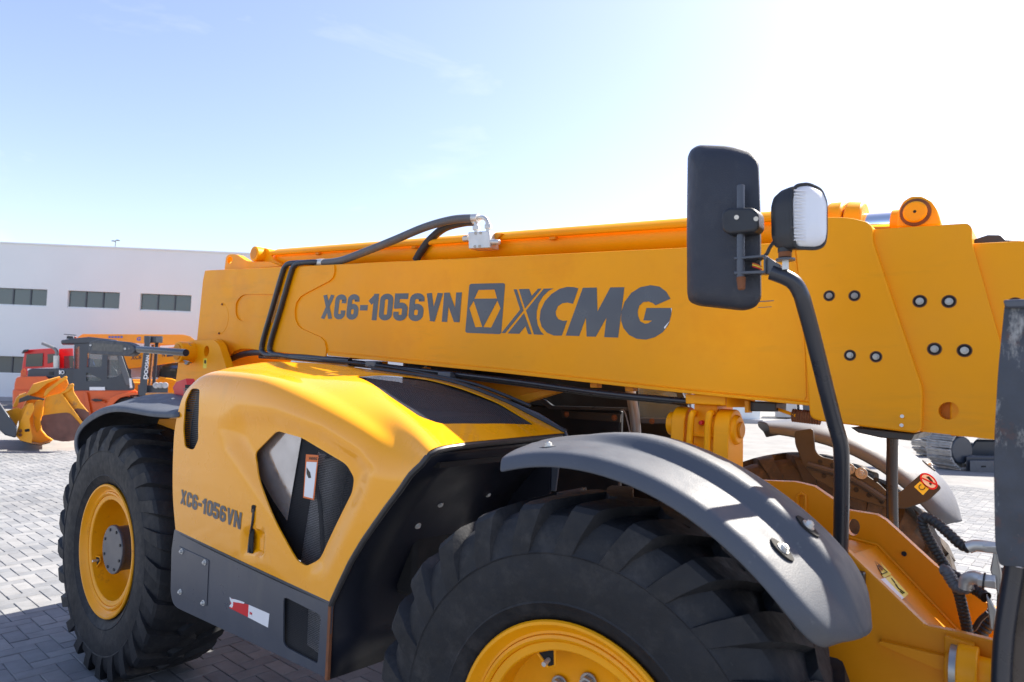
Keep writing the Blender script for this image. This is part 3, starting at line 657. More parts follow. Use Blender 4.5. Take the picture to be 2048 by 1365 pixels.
# rubber seals
MB().tube([p+Vector((-0.004, 0.004, -0.012)) for p in grid[-1][::4]], 0.011, n=8, sub=1).build('edge_seal', 'hose_black', hood)
MB().tube([Vector(p)+Vector((0, 0.010, -0.010)) for p in [grid[u][0] for u in range(0, NU+1, 5)]], 0.010, n=8, sub=1).build('edge_seal', 'hose_black', hood)
from mathutils.bvhtree import BVHTree
HB = BVHTree.FromPolygons([v.co.copy() for v in hood.data.vertices], [tuple(p.vertices) for p in hood.data.polygons])
def on_hood(x, y, l):
    d = Vector(ray(x, y)).normalized(); h = HB.ray_cast(Vector(CAM), d)[0]
    return (h - d*0.0012 + Vector((0, -0.0012-l, 0))) if h is not None else W(x, y, -0.015)
sl = [on_hood(x, y, 0.0005) for x, y in rnd([(504, 1010), (512, 1011), (507, 1108), (496, 1106)], 3)]
MB().add(sl, [tuple(range(len(sl)))]).build('latch_slot_shade', 'dark_void', hood, smooth=0)  # flat black polygon on the surface, stands in for the recess's shade
MB().tube([on_hood(508.5, 1018, 0.001), on_hood(505.5, 1050, 0.002), on_hood(503, 1075, 0.006), on_hood(501, 1105, 0.008)], 0.0052, n=8).build('latch_handle', 'black_pipe', hood)
model_text('lettering', [(363.1, 978.4), (484.7, 1026.4), (481.3, 1059.8), (360.5, 1007.7)], on_hood, hood)
tri_red = [W(345, 775, 0.3), W(352, 764, 0.3), W(372, 757, 0.3), W(380, 800, 0.3), W(352, 803, 0.3)]
MB().prism(tri_red, (0, 0.05, 0)).build('tail_reflector', 'red_print', TH, bevel=0.004)
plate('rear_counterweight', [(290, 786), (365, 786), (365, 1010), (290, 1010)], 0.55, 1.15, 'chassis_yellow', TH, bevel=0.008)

# ---- skirt ----------------------------------------------------------------------------------
SK = rnd([(349, 1057), (664, 1206), (655, 1357), (347, 1213), (341, 1185), (343, 1100)], [6, 3, 3, 16, 10, 6])
SKH = rnd([(567, 1193), (642, 1231), (635, 1328), (566, 1292)], [10, 8, 5, 14])
skirt = plate('skirt_panel', SK, 0.0, 0.006, 'slate', TH, holes=[SKH], bevel=0.0025)
plate('vent_mesh', [(560, 1185), (650, 1225), (642, 1338), (560, 1300)], 0.016, 0.002, 'mesh_side', TH)
plate('vent_dark_sheet', [(555, 1180), (655, 1220), (648, 1350), (555, 1310)], 0.20, 0.01, 'dark_void', TH)
plate('vent_duct', [(617, 1215), (660, 1235), (655, 1320), (614, 1290)], 0.12, 0.03, 'engine_grey', TH)
cover = plate('access_cover', rnd([(357, 1093), (417, 1121), (413, 1213), (354, 1188)], 3), -0.0035, 0.003, 'slate', skirt, bevel=0.001)
for x, y in ((364, 1103), (410, 1125), (361, 1184), (407, 1206)): MB().hexbolt(W(x, y, -0.0035), NY, 0.0085, 0.007).build('bolt', 'zinc', skirt)
stk = plate('reflective_sticker', [(497.4, 1210), (538.7, 1228), (535.8, 1255.7), (495.9, 1235)], -0.0008, 0.0006, 'white_print', skirt)
plate('sticker_red', [(461, 1197), (466, 1198), (470, 1201), (479, 1203), (486, 1207), (497.4, 1210), (495.9, 1235), (458, 1216), (463, 1212), (460, 1206), (465, 1203)], -0.0009, 0.0006, 'red_print', stk)
plate('torn_edge', [(459, 1194), (463, 1198), (470, 1199), (480, 1202), (489, 1205), (488, 1208), (478, 1206), (470, 1205), (466, 1204), (466, 1212), (464, 1216), (458, 1213), (463, 1207), (460, 1201)], -0.0013, 0.0003, 'white_print', stk)
font_text('sticker_word', '3M', [(498.8, 1223.6), (504.2, 1225.6), (504, 1231), (498.6, 1229)], lambda x, y, l: W(x, y, -0.0014), 'red_print', stk, 0.05)
# front return of the skirt and the dark wheel-arch panel behind the front tyre
arch = []
for X, z in ((1.978, 0.555), (1.980, 0.70), (1.986, 0.838), (2.062, 1.0), (2.168, 1.16), (2.295, 1.30), (2.385, 1.372), (2.395, 1.392), (2.398, 1.412)):
    arch.append([(X, 0.012+0.035*max(0, (z-0.9)/0.5), z)] + [(X+0.02*math.sin(math.pi*y), y, z+(0.012*y if z > 1.36 else 0)) for y in (0.2, 0.5, 0.84)])
ap = MB().grid(arch).build('arch_panel', 'arch_panel', TH, smooth=60)
s_ = ap.modifiers.new('thick', 'SOLIDIFY'); s_.thickness = 0.006; s_.offset = 0
def arch_x(z): return float(np.interp(z, [a[0][2] for a in arch], [a[0][0] for a in arch]))
for x, y in ((880, 1008), (975, 988), (1057, 968), (835, 1051), (828, 1115)):
    # march the pixel's ray to the panel
    lo = None
    for k in range(400):
        p = Vector(CAM + ray(x, y)*(1.2+k*0.006))
        if p.x < arch_x(p.z)+0.012 and 0.0 < p.y < 0.9: lo = p; break
    if lo is not None: MB().hexbolt(lo+Vector((0.006, -0.004, 0)), (0.9, -0.1, -0.4), 0.0085, 0.006).build('bolt', 'zinc', ap)
MB().prism([(1.99, -0.003, 0.558), (1.99, -0.003, 0.832), (1.975, -0.003, 0.832), (1.975, -0.003, 0.558)], (0, 0.012, 0)).build('skirt_edge', 'rust', skirt)
MB().prism([(2.42, 0.80, 1.36), (2.47, 0.80, 1.40), (2.44, 0.80, 1.46), (2.30, 0.80, 1.52), (2.05, 0.80, 1.59), (2.05, 0.80, 1.2), (2.40, 0.80, 1.2)], (0, 0.012, 0)).build('inner_edge_plate', 'slate', TH, bevel=0.003)
MB().tube([(p.x, p.y+0.006, p.z+0.004) for p in [grid[u][-1] for u in range(20, NU+1, 6)]], 0.012, n=8, sub=1).build('edge_seal', 'hose_black', hood)

# ---- boom -----------------------------------------------------------------------------------
YB = 0.85
def btop(X): return 2.380-0.0517*(X+0.786)
BOOM = [(411, 541), (640, 530.5), (1000, 513.5), (1375, 495), (1700, 479), (1700, 815), (1375, 783), (1000, 742), (655, 708), (520, 700), (500, 697), (482, 697), (468, 702), (457, 713), (449, 728), (444, 746), (392, 742), (395, 680), (407, 560)]
boom = plate('boom', BOOM, YB, 0.50, 'boom_yellow', TH, bevel=0.006)
# raised rear side plate with a scalloped front edge, oblong window and round cover
REAR = [(410, 542), (668, 530.5)] + [(668.5, 545), (665, 556), (657, 563)] + [(640, 572), (613, 586), (600, 594), (592, 606), (589, 621), (590, 638), (595, 651), (603, 658)] + [(625, 668), (641, 675), (649, 684), (652, 697), (651, 713), (646, 713), (520, 701), (500, 698), (482, 698), (468, 703), (457, 714), (449, 729), (444, 746), (392, 742), (394, 680), (406, 561)]
OBL = rnd([(484, 589), (560, 589), (552, 646), (478, 642), (471, 630), (471, 605)], [12, 3, 3, 8, 8, 10])
plate('rear_side_plate', REAR, YB-0.009, 0.010, 'boom_yellow', boom, holes=[OBL], bevel=0.0035)
cvr = ell(438, 637, 18.5, 33, 36, 0.08)
plate('round_cover', cvr, YB-0.0105, 0.003, 'boom_yellow', boom, bevel=0.001)
for x, y in ((444, 609), (438, 667)): MB().cyl(W(x, y, YB-0.009), W(x, y, YB-0.017), 0.007, n=12).build('bolt', 'rust', boom)
# bottom flange and weld line
plate('bottom_flange', [(655, 705.5), (1000, 739), (1375, 781), (1618, 806), (1618, 812), (1375, 787.5), (1000, 746), (655, 711.5)], YB-0.010, 0.52, 'boom_yellow', boom, bevel=0.002)
MB().tube([W(656, 703.5, YB-0.001), W(1000, 737, YB-0.001), W(1375, 778, YB-0.001), W(1608, 800, YB-0.001), W(1612, 795, YB-0.001), W(1610, 700, YB-0.001), W(1602, 600, YB-0.001), W(1588, 486, YB-0.001)], 0.0022, n=6, smooth=False).build('weld_bead', 'boom_yellow', boom)
# lifting ear and cylinder pedestal on the tail
plate('lifting_ear', rnd([(449, 540), (452, 514), (458, 509), (473, 509), (482, 515), (494, 523), (540, 524), (560, 533)], [2, 6, 6, 8, 8, 8, 4, 2]), 0.95, 0.05, 'boom_yellow', boom, holes=[ell(459.5, 520.5, 4.8, 7.0, 20, 0.2)], bevel=0.003)
lug = rnd([(505, 536), (512, 512), (520, 499), (533, 496), (541, 505), (545, 519), (565, 530)], [2, 8, 8, 8, 8, 6, 2])
plate('cylinder_lug', lug, 0.99, 0.04, 'boom_yellow', boom, bevel=0.003); plate('cylinder_lug', lug, 1.17, 0.04, 'boom_yellow', boom, bevel=0.003)
c0 = W(526, 511, 1.0); 
MB().cyl((c0.x, 0.93, c0.z), (c0.x, 1.22, c0.z), 0.052, n=32).build('cylinder_pin', 'boom_yellow', boom, bevel=0.006)
MB().cyl((c0.x, 0.928, c0.z), (c0.x, 0.931, c0.z), 0.036, n=24).build('pin_cap', 'chassis_yellow', boom)
# extension cylinder lying on the boom
def cax(X): return Vector((X, 1.10, btop(X)+0.095))
cyl = MB(); cyl.cyl(cax(-0.22), cax(3.42), 0.078, n=40); cyl.cyl(cax(-0.32), cax(-0.22), 0.055, 0.075, n=32)
extc = cyl.build('extension_cylinder', 'boom_yellow', TH, smooth=40)
MB().tube([cax(-0.20)+Vector((0, -0.098, 0.030)), cax(1.5)+Vector((0, -0.098, 0.030)), cax(3.40)+Vector((0, -0.098, 0.030))], 0.016, n=10, sub=3).build('oil_pipe', 'boom_yellow', extc)
for X in (0.35, 1.25, 2.2, 3.0): MB().box(cax(X)+Vector((0, -0.085, 0.012)), (0.035, 0.03, 0.02)).build('pipe_clip', 'chassis_yellow', extc, bevel=0.003)
hx = W(1690, 425, 1.0).x
MB().cyl(cax(hx-0.075), cax(hx-0.018), 0.092, n=40).build('cylinder_collar', 'boom_yellow', extc, bevel=0.01)
MB().cyl(cax(hx-0.012), cax(hx+0.045), 0.092, 0.084, n=40).build('cylinder_gland', 'boom_yellow', extc, bevel=0.008)
ex = W(1833, 428, 0.98)
MB().cyl(cax(hx+0.03), cax(hx+0.20), 0.045, n=32).build('piston_rod', 'chrome', extc)
MB().cyl(cax(hx+0.13), cax(ex.x), 0.050, n=32).build('rod_eye_neck', 'boom_yellow', extc, bevel=0.004)
eye = [(1793, 455), (1797, 420), (1806, 403), (1822, 393), (1845, 393), (1862, 402), (1873, 418), (1883, 450)]
pl_ = plate('rod_lug', rnd(eye, 6), 0.96, 0.05, 'boom_yellow', TH, bevel=0.005); plate('rod_lug', rnd(eye, 6), 1.19, 0.05, 'boom_yellow', TH, bevel=0.005)
MB().cyl((ex.x, 0.945, ex.z), (ex.x, 1.25, ex.z), 0.035, n=32).build('rod_pin', 'boom_yellow', pl_, bevel=0.005)
MB().lathe([(0.034, 0.0), (0.045, 0.002), (0.045, 0.014)], (ex.x, 0.953, ex.z), n=36).build('pin_ring', 'rust', pl_)
MB().cyl((ex.x, 0.9445, ex.z), (ex.x, 0.947, ex.z), 0.005, n=12).build('grease_point', 'dark_void', pl_)
# boom head: collar plates of the telescoping sections
C1 = rnd([(1590, 490), (1588, 448), (1606, 434), (1700, 435), (1737, 445), (1745, 456), (1745, 482), (1752, 503), (1836, 752), (1845, 776), (1843, 858), (1832, 867), (1640, 843), (1620, 836), (1617, 805), (1610, 700), (1600, 590)], [4, 6, 10, 20, 14, 10, 14, 24, 24, 14, 8, 8, 14, 12, 4, 4, 4])
col1 = plate('boom_collar', C1, YB-0.014, 0.53, 'boom_yellow', TH, bevel=0.005)
def bore(x, y, Y, r_, parent, m='steel'):
    p = W(x, y, Y)
    MB().cyl(p+NY*0.0002, p+NY*0.0010, r_*1.75, n=28).build('bolt_seat', 'rust', parent)
    MB().cyl(p+NY*0.0010, p+NY*0.0016, r_*1.52, n=28).build('bolt_recess', 'dark_void', parent)
    mb = MB(); mb.cyl(p, p+NY*0.003, r_*0.98, n=20); mb.build('washer', 'steel', parent, bevel=0.001)
    mb = MB(); mb.cyl(p+NY*0.003, p+NY*0.0085, r_*0.66, n=6); mb.cyl(p+NY*0.0085, p+NY*0.009, r_*0.3, n=10); mb.build('bolt', 'steel', parent, bevel=0.0015)
for x, y in ((1658.5, 592), (1709, 592), (1700, 711), (1752, 714)): bore(x, y, YB-0.014, 0.0105, col1)
for x, y in ((1804, 833), (1803, 851)): MB().cyl(W(x, y, YB-0.014), W(x, y, YB-0.019), 0.0055, n=14).build('rivet', 'zinc', col1)
C2 = rnd([(1700, 470), (1748, 459), (1935, 447), (1944, 455), (1944, 486), (2002, 690), (2020, 760), (2010, 882), (1846, 864), (1700, 840)], [2, 4, 12, 10, 12, 20, 20, 8, 10, 2])
hole2 = ell(1897, 822, 20.5, 17.5, 28)
col2 = plate('boom_section', C2, YB+0.006, 0.49, 'boom_yellow', TH, holes=[hole2], bevel=0.005)
for x, y in ((1839.5, 603), (1898, 603.5), (1869, 698.5), (1929, 701.5)): bore(x, y, YB+0.006, 0.0115, col2)
p = W(1897, 822, YB+0.05); MB().cyl(p+Vector((0, 0.1, 0)), p+NY*0.0, 0.032, n=28).build('wear_pad_pin', 'chassis_yellow', col2, bevel=0.003)
MB().cyl(p+Vector((0.014, 0, -0.004)), p+Vector((0.014, -0.002, -0.004)), 0.005, n=12).build('pin_hole', 'dark_void', col2)
C3 = [(1900, 495), (1946, 487), (2500, 459), (2700, 925), (1900, 872)]
col3 = plate('boom_section', C3, YB+0.022, 0.45, 'boom_yellow', TH, bevel=0.004)
bore(2030, 609, YB+0.022, 0.0115, col3)
plate('wear_pad', [(1944, 486), (1948, 479), (1975, 470), (2000, 470), (2010, 480), (2060, 482), (2060, 490)], 0.92, 0.25, 'worn_bracket', TH, bevel=0.003)
plate('wear_pad', [(1700, 855), (1735, 858), (1830, 868), (1822, 882), (1760, 876), (1716, 866)], YB+0.02, 0.4, 'worn_bracket', TH, bevel=0.003)
# little lugs and brackets under the boom
for a_ in ((757, 723, 8, 12), (700, 713, 40, 6), (845, 735, 6, 8), (1180, 764, 14, 12), (1250, 770, 16, 13)):
    plate('underside_bracket', [(a_[0], a_[1]), (a_[0]+a_[2], a_[1]), (a_[0]+a_[2], a_[1]+a_[3]), (a_[0], a_[1]+a_[3])], YB+0.05, 0.04, 'chassis_yellow', boom, bevel=0.002)
plate('valve_body', [(1496, 803), (1552, 806), (1551, 824), (1494, 823)], YB+0.03, 0.12, 'worn_bracket', boom, bevel=0.004)
plate('underside_bracket', [(1489, 801), (1497, 802), (1497, 826), (1489, 826)], YB+0.01, 0.04, 'chassis_yellow', boom, bevel=0.002)
MB().tube([W(1552, 818, 0.92), W(1570, 824, 0.90), W(1592, 832, 0.88)], 0.006, n=8).build('oil_pipe', 'boom_yellow', boom)
MB().tube([W(1586, 831, 0.90), W(1640, 837, 0.90)], 0.022, n=14, rib=(0.008, 0.08), smooth=False).build('ribbed_hose', 'rust', boom)
# lettering and emblem
def onb(x, y, l=0.0): return W(x, y, YB-0.0012-l)
s1 = 340/2048
model_text('lettering', zz([(160, 240), (1832, 212), (1803, 572), (127, 533)], 620, 550, s1), onb, boom)
LZ = lambda P: zz(P, 910, 540, 460/2048)
emb = MB()
emb.prism([onb(*p) for p in LZ(rnd([(128, 125), (446, 118), (410, 574), (90, 561)], 24))], (0, 0.0008, 0), [[onb(*p) for p in LZ(P)] for P in ([(208, 180), (352, 176), (374, 256), (172, 258)], [(166, 276), (243, 510), (180, 512), (127, 343)], [(377, 274), (405, 345), (322, 515), (252, 510)])])
emb.build('emblem', 'decal_grey', boom, smooth=0)
word = MB()
for i, P in enumerate(([(522, 174), (550, 174), (610, 362), (445, 565), (413, 563), (580, 354)], [(568, 172), (660, 170), (682, 232), (740, 168), (770, 168), (622, 345)],
          [(790, 168), (876, 166), (830, 190), (780, 240), (745, 300), (727, 370), (725, 430), (735, 490), (760, 545), (790, 579), (703, 576), (632, 362)], [(614, 386), (683, 575), (652, 573), (627, 503), (572, 570), (468, 567)],
          [(1098, 165), (1060, 155), (1000, 152), (930, 170), (860, 215), (800, 280), (762, 360), (753, 440), (773, 510), (818, 560), (880, 586), (950, 586), (998, 452), (960, 455), (920, 440), (900, 410), (895, 375), (915, 325), (955, 298), (1000, 292), (1050, 303)],
          [(1138, 160), (1262, 158), (1268, 372), (1383, 157), (1508, 155), (1452, 604), (1328, 600), (1348, 425), (1253, 596), (1172, 594), (1165, 425), (1105, 590), (985, 586)],
          [(1918, 258), (1880, 195), (1820, 150), (1740, 137), (1650, 155), (1570, 205), (1510, 285), (1482, 370), (1478, 450), (1500, 520), (1550, 580), (1620, 615), (1700, 622), (1780, 600), (1850, 555), (1900, 490), (1925, 400), (1928, 340), (1705, 340), (1677, 450), (1755, 453), (1720, 476), (1690, 481), (1650, 460), (1630, 415), (1626, 370), (1640, 320), (1675, 288), (1720, 282), (1760, 295), (1785, 316)])):
    word.prism([onb(*p, 0.0004*(i == 6)) for p in LZ(P)], (0, 0.0008, 0))
word.build('brand_lettering', 'decal_grey', boom, smooth=0)
plate('peeled_corner', LZ([(1922, 340), (1930, 345), (1928, 380)]), YB-0.0022, 0.0003, 'white_print', boom)
plate('peeled_corner', LZ([(1915, 452), (1860, 512), (1868, 528)]), YB-0.0022, 0.0003, 'white_print', boom)
plate('paint_scratch', [(1512, 603), (1548, 601), (1548, 602.5), (1514, 605)], YB-0.0006, 0.0004, 'decal_grey', boom)
plate('paint_scratch', [(1515, 615), (1543, 613.5), (1543, 614.5), (1517, 616)], YB-0.0006, 0.0004, 'decal_grey', boom)

# ---- pipes and hoses on the boom -------------------------------------------------------------
for k, dx in enumerate((0, 17)):
    MB().tube([W(700, 722+4*k, 0.86), W(600, 714+3*k, 0.84), W(545+dx, 711, 0.828), W(528+dx*0.95, 707, 0.826), W(524+dx*0.95, 690, 0.826), W(545+dx, 615, 0.826), W(564+dx, 549, 0.826), W(571+dx, 533, 0.828), W(582+dx, 527, 0.835), W(610+dx, 525.5-k, 0.86), W(640, 526, 0.885)], 0.0165, n=14, sub=5).build('steel_pipe', 'black_pipe', TH)
MB().tube([W(455, 722, 0.88), W(480, 711, 0.87), W(505, 706, 0.86), W(526, 706, 0.845)], 0.02, n=12).build('hydraulic_hose', 'hose_black', TH)
hs = MB().tube([W(636, 526.5, 0.885), W(680, 522, 0.89), W(730, 504, 0.90), W(790, 480, 0.91), W(850, 455, 0.93), W(905, 440, 0.95), W(950, 437, 0.96)], 0.0215, n=14, rib=(0.011, 0.05)).build('hydraulic_hose', 'hose_grey', TH)
MB().cyl(W(634, 526.5, 0.885), W(648, 525.5, 0.885), 0.024, n=16).build('hose_coupling', 'zinc', hs); MB().box(W(626, 525, 0.885), (0.07, 0.03, 0.025)).build('pipe_clamp', 'zinc', hs, bevel=0.004)
MB().cyl(W(945, 437, 0.96), W(957, 436.5, 0.96), 0.023, n=16).build('hose_coupling', 'zinc', hs)
MB().tube([W(832, 521, 1.0), W(845, 499, 1.0), W(862, 478, 1.0), W(890, 456, 0.99), W(925, 446, 0.98), W(948, 444, 0.975)], 0.021, n=14, rib=(0.011, 0.05)).build('hydraulic_hose', 'hose_black', TH)
vb = plate('valve_block', [(936, 465), (978, 462), (980, 496), (937, 498)], 0.93, 0.07, 'zinc', TH, bevel=0.004)
MB().tube([W(955, 437, 0.96), W(966, 435.5, 0.96), W(974, 441, 0.96), W(976, 452, 0.96), W(976.5, 463, 0.96)], 0.0115, n=12).build('fitting', 'zinc', vb)
MB().tube([W(946, 444, 0.96), W(951, 446, 0.96), W(952.5, 454, 0.96), W(952.5, 466, 0.96)], 0.0105, n=12).build('fitting', 'zinc', vb)
for x, y in ((952.5, 456), (976.5, 453.5)): MB().cyl(W(x, y-4, 0.96), W(x, y+5, 0.96), 0.019, n=6).build('fitting_nut', 'zinc', vb, bevel=0.002)
MB().cyl(W(938, 477, 0.96), W(928, 478, 0.96), 0.017, n=6).build('fitting_nut', 'zinc', vb, bevel=0.002)
MB().cyl(W(979, 484, 0.95), W(999, 485, 0.95), 0.017, 0.012, n=14).build('adjuster', 'zinc', vb, bevel=0.003)
for x, y in ((951, 467), (961, 466), (949.5, 493.5), (959, 493)): MB().cyl(W(x, y, 0.93), W(x, y, 0.925), 0.007, n=14).build('bolt', 'steel', vb)
plate('block_bracket', [(985, 466), (1004, 467), (992, 480), (986, 480)], 0.97, 0.03, 'chassis_yellow', vb, bevel=0.002)
ln = MB().tube([W(520, 714, 0.87), W(680, 722, 0.87), W(800, 736, 0.87), W(1000, 759, 0.88), W(1200, 786, 0.89), W(1375, 803, 0.90)], 0.0125, n=12).build('return_pipe', 'black_pipe', TH)
MB().tube([W(560, 716, 0.90), W(760, 736, 0.90), W(1000, 764, 0.91), W(1200, 790, 0.92), W(1375, 807, 0.93)], 0.010, n=10).build('return_pipe', 'hose_black', TH)
MB().tube([W(600, 716, 0.84), W(760, 732, 0.84), W(870, 752, 0.83), W(960, 772, 0.82), W(1060, 812, 0.81)], 0.008, n=8).build('cable', 'black_plastic', TH)
for x, y in ((894, 751), (747, 729)):
    MB().box(W(x, y, 0.855), (0.085, 0.05, 0.035)).build('pipe_clamp', 'slate', ln, bevel=0.006); MB().cyl(W(x-7, y+4, 0.825), W(x-7, y+4, 0.835), 0.008, n=12).build('clamp_bolt', 'slate', ln)
plate('boom_cradle', [(905, 752), (1130, 772), (1110, 782), (1025, 800), (985, 792)], 1.02, 0.02, 'chassis_yellow', TH)
plate('cradle_brace', [(1105, 776), (1128, 781), (1046, 806), (1012, 798)], 0.98, 0.05, 'chassis_yellow', TH, bevel=0.003)

# ---- tail bracket, folded rear mirror --------------------------------------------------------
tw = plate('pivot_tower', rnd([(352, 760), (361, 694), (368, 684), (428, 680), (438, 690), (470, 790), (352, 790)], [2, 10, 10, 12, 10, 2, 2]), 0.72, 0.05, 'boom_yellow', TH, holes=[ell(413, 703, 5.2, 11, 24, 0.12)], bevel=0.005)
plate('pivot_tower', rnd([(362, 755), (370, 690), (378, 681), (434, 678), (444, 688), (478, 790), (362, 790)], [2, 10, 10, 12, 10, 2, 2]), 0.80, 0.03, 'boom_yellow', TH, bevel=0.005)
b0 = W(384, 706, 0.72)
MB().cyl((b0.x, 0.73, b0.z), (b0.x, 0.62, b0.z), 0.072, n=32).build('pivot_boss', 'boom_yellow', tw, bevel=0.006)
MB().cyl((b0.x, 0.625, b0.z), (b0.x, 0.612, b0.z), 0.055, n=32).build('pivot_pin', 'chassis_yellow', tw, bevel=0.004)
MB().hexbolt(W(375, 724, 0.66), (0, -0.3, -1), 0.018, 0.016).build('bolt', 'steel', tw); MB().hexbolt(W(378, 692, 0.68), (0, -0.2, 1), 0.014, 0.010).build('bolt', 'steel', tw)
plate('sticker', [(407, 717), (414, 717), (413, 737), (406, 737)], 0.7195, 0.0008, 'yellow_print', tw)
plate('sticker_mark', ell(410.3, 724, 2, 4, 14), 0.7187, 0.0005, 'black_print', tw)
ra = MB().tube([W(372, 706, 0.45), W(320, 702, 0.42), W(262, 698, 0.40)], 0.022, n=14).build('rear_mirror_arm', 'black_pipe', TH)
hsg = rnd([(176, 708), (177, 684), (190, 679), (212, 680), (255, 685), (268, 692), (271, 700), (266, 708), (255, 713), (215, 711)], [4, 6, 4, 6, 10, 8, 6, 6, 6, 10])
rm = plate('rear_mirror', hsg, 0.38, 0.05, 'mirror_plastic', TH, bevel=0.008)
plate('mirror_recess', rnd([(184, 701), (184, 686), (248, 690), (247, 705)], 3), 0.3785, 0.001, 'black_plastic', rm)
for x, y in ((181, 691), (250, 698)): MB().cyl(W(x, y, 0.38), W(x, y, 0.374), 0.008, n=12).build('screw', 'zinc', rm)

# ---- lift cylinder head under the boom -------------------------------------------------------
pad = MB().prism(PW([(1370, 789), (1451, 790), (1451, 812), (1371, 808)], 0.86), (0, 0.22, 0)).build('cylinder_pad', 'boom_yellow', TH, bevel=0.004)
MB().prism([W(1453, 790, 0.86), W(1474, 796, 0.86)+Vector((0, 0.16, 0)), W(1474, 816, 0.86)+Vector((0, 0.16, 0)), W(1453, 815, 0.86)], (0.006, 0.01, 0)).build('pad_side', 'boom_yellow', pad)
for x in (1375, 1396, 1417, 1439): MB().hexbolt(W(x, 789, 0.90), (0, 0, 1), 0.008, 0.008).build('bolt', 'zinc', pad)
body = MB().prism(PW(rnd([(1388, 808), (1434, 811), (1434, 1010), (1386, 1000)], 3), 0.90), (0, 0.16, 0)).build('lift_cylinder', 'boom_yellow', TH, bevel=0.01, seg=3)
for x in (1382, 1417): MB().tube([W(x+6, 828, 0.90), W(x+5, 826, 0.87), W(x+1, 834, 0.855), W(x-2, 870, 0.855), W(x-3, 888 if x < 1400 else 990, 0.855), W(x+3, 896 if x < 1400 else 1000, 0.875), W(x+7, 893 if x < 1400 else 1000, 0.90)], 0.0125, n=12).build('oil_pipe', 'boom_yellow', body)
q = W(1405, 846, 0.90); MB().cyl(q, q+NY*0.02, 0.011, 0.008, n=14).build('grease_cap', 'red_print', body, bevel=0.002)
MB().box(W(1410, 872, 0.893), (0.10, 0.02, 0.012)).build('casting_rib', 'boom_yellow', body, bevel=0.004)
def xdisc(name, x, y, Y, r_, th, m='boom_yellow', parent=None, drop=0.0):
    """round-topped ear standing across the machine: faces +X; drop = length of the leg below"""
    c_ = W(x, y, Y); pts = [c_+Vector((0, r_*math.cos(R(a)), r_*math.sin(R(a)))) for a in range(0, 361 if not drop else 181, 12)]
    if drop: pts = pts + [c_+Vector((0, -r_*1.25, -drop)), c_+Vector((0, r_*1.1, -drop))]
    else: pts = pts[:-1]
    return MB().prism(pts, (th, 0, 0)).build(name, m, parent, bevel=0.004)
ear = xdisc('bearing_ear', 1356, 845, 0.95, 0.062, 0.055, parent=TH, drop=0.45)
xdisc('bearing_cap', 1341, 847, 0.95, 0.046, 0.06, parent=ear)
ear2 = xdisc('bearing_ear', 1442, 858, 0.93, 0.075, 0.058, parent=TH, drop=0.5)
cc = W(1442, 858, 0.93)
MB().cyl(cc+Vector((0.055, 0, 0)), cc+Vector((0.072, 0, 0)), 0.058, 0.050, n=32).build('pin_boss', 'boom_yellow', ear2, bevel=0.004)
MB().cyl(cc+Vector((0.070, 0, 0)), cc+Vector((0.082, 0, 0)), 0.030, n=28).build('bearing_pin', 'chassis_yellow', ear2, bevel=0.003)
MB().cyl(cc+Vector((-0.04, 0, 0)), cc+Vector((0.0, 0, 0)), 0.05, n=28).build('bearing_sleeve', 'boom_yellow', ear2)

# ---- cab on the far side ---------------------------------------------------------------------
mb = MB(); mb.box((1.55, 2.13, 1.55), (1.7, 0.04, 1.5)); mb.box((0.72, 1.8, 1.65), (0.05, 0.7, 1.6)); mb.box((1.55, 1.8, 0.85), (1.7, 0.7, 0.05)); mb.box((1.5, 1.8, 2.42), (1.75, 0.75, 0.10))
cab = mb.build('cab', 'cab_black', TH, bevel=0.02)
MB().box((1.52, 1.47, 1.15), (1.62, 0.03, 0.75)).build('cab_side_panel', 'cab_black', cab, bevel=0.01)
MB().prism(PW(rnd([(1040, 790), (1085, 798), (1105, 812), (1255, 816), (1255, 822), (1100, 819), (1080, 806), (1040, 800)], 4), 1.44), (0, 0.02, 0)).build('cab_moulding', 'slate', cab)
MB().prism(PW([(1122, 822), (1241, 829), (1240, 845), (1124, 836)], 1.43), (0, 0.012, 0)).build('rusty_strip', 'worn_bracket', cab)
for x, y in ((1133, 829), (1229, 836)): MB().hexbolt(W(x, y, 1.43), NY, 0.010, 0.006).build('bolt', 'rust', cab)
MB().tube([W(1259, 770, 1.46), W(1264, 800, 1.46), W(1271, 850, 1.46), W(1272, 900, 1.46)], 0.026, n=14).build('cab_pillar', 'grey_tube', cab)
MB().tube([W(1240, 822, 1.42), W(1250, 826, 1.42), W(1262, 875, 1.42)], 0.004, n=8).build('door_trim', 'grey_tube', cab)
MB().prism(PW([(1276, 768), (1366, 778), (1376, 838), (1279, 836)], 1.50), (0, 0.006, 0)).build('cab_window', 'cab_glass', cab)
MB().prism(PW([(1279, 836), (1385, 838), (1385, 849), (1280, 847)], 1.48), (0, 0.03, 0)).build('window_rail', 'slate', cab, bevel=0.004)
MB().prism(PW([(1348, 772), (1360, 774), (1382, 830), (1366, 830)], 1.47), (0, 0.02, 0)).build('window_post', 'black_plastic', cab)
MB().hexbolt(W(1304, 843, 1.48), NY, 0.009, 0.006).build('bolt', 'rust', cab)

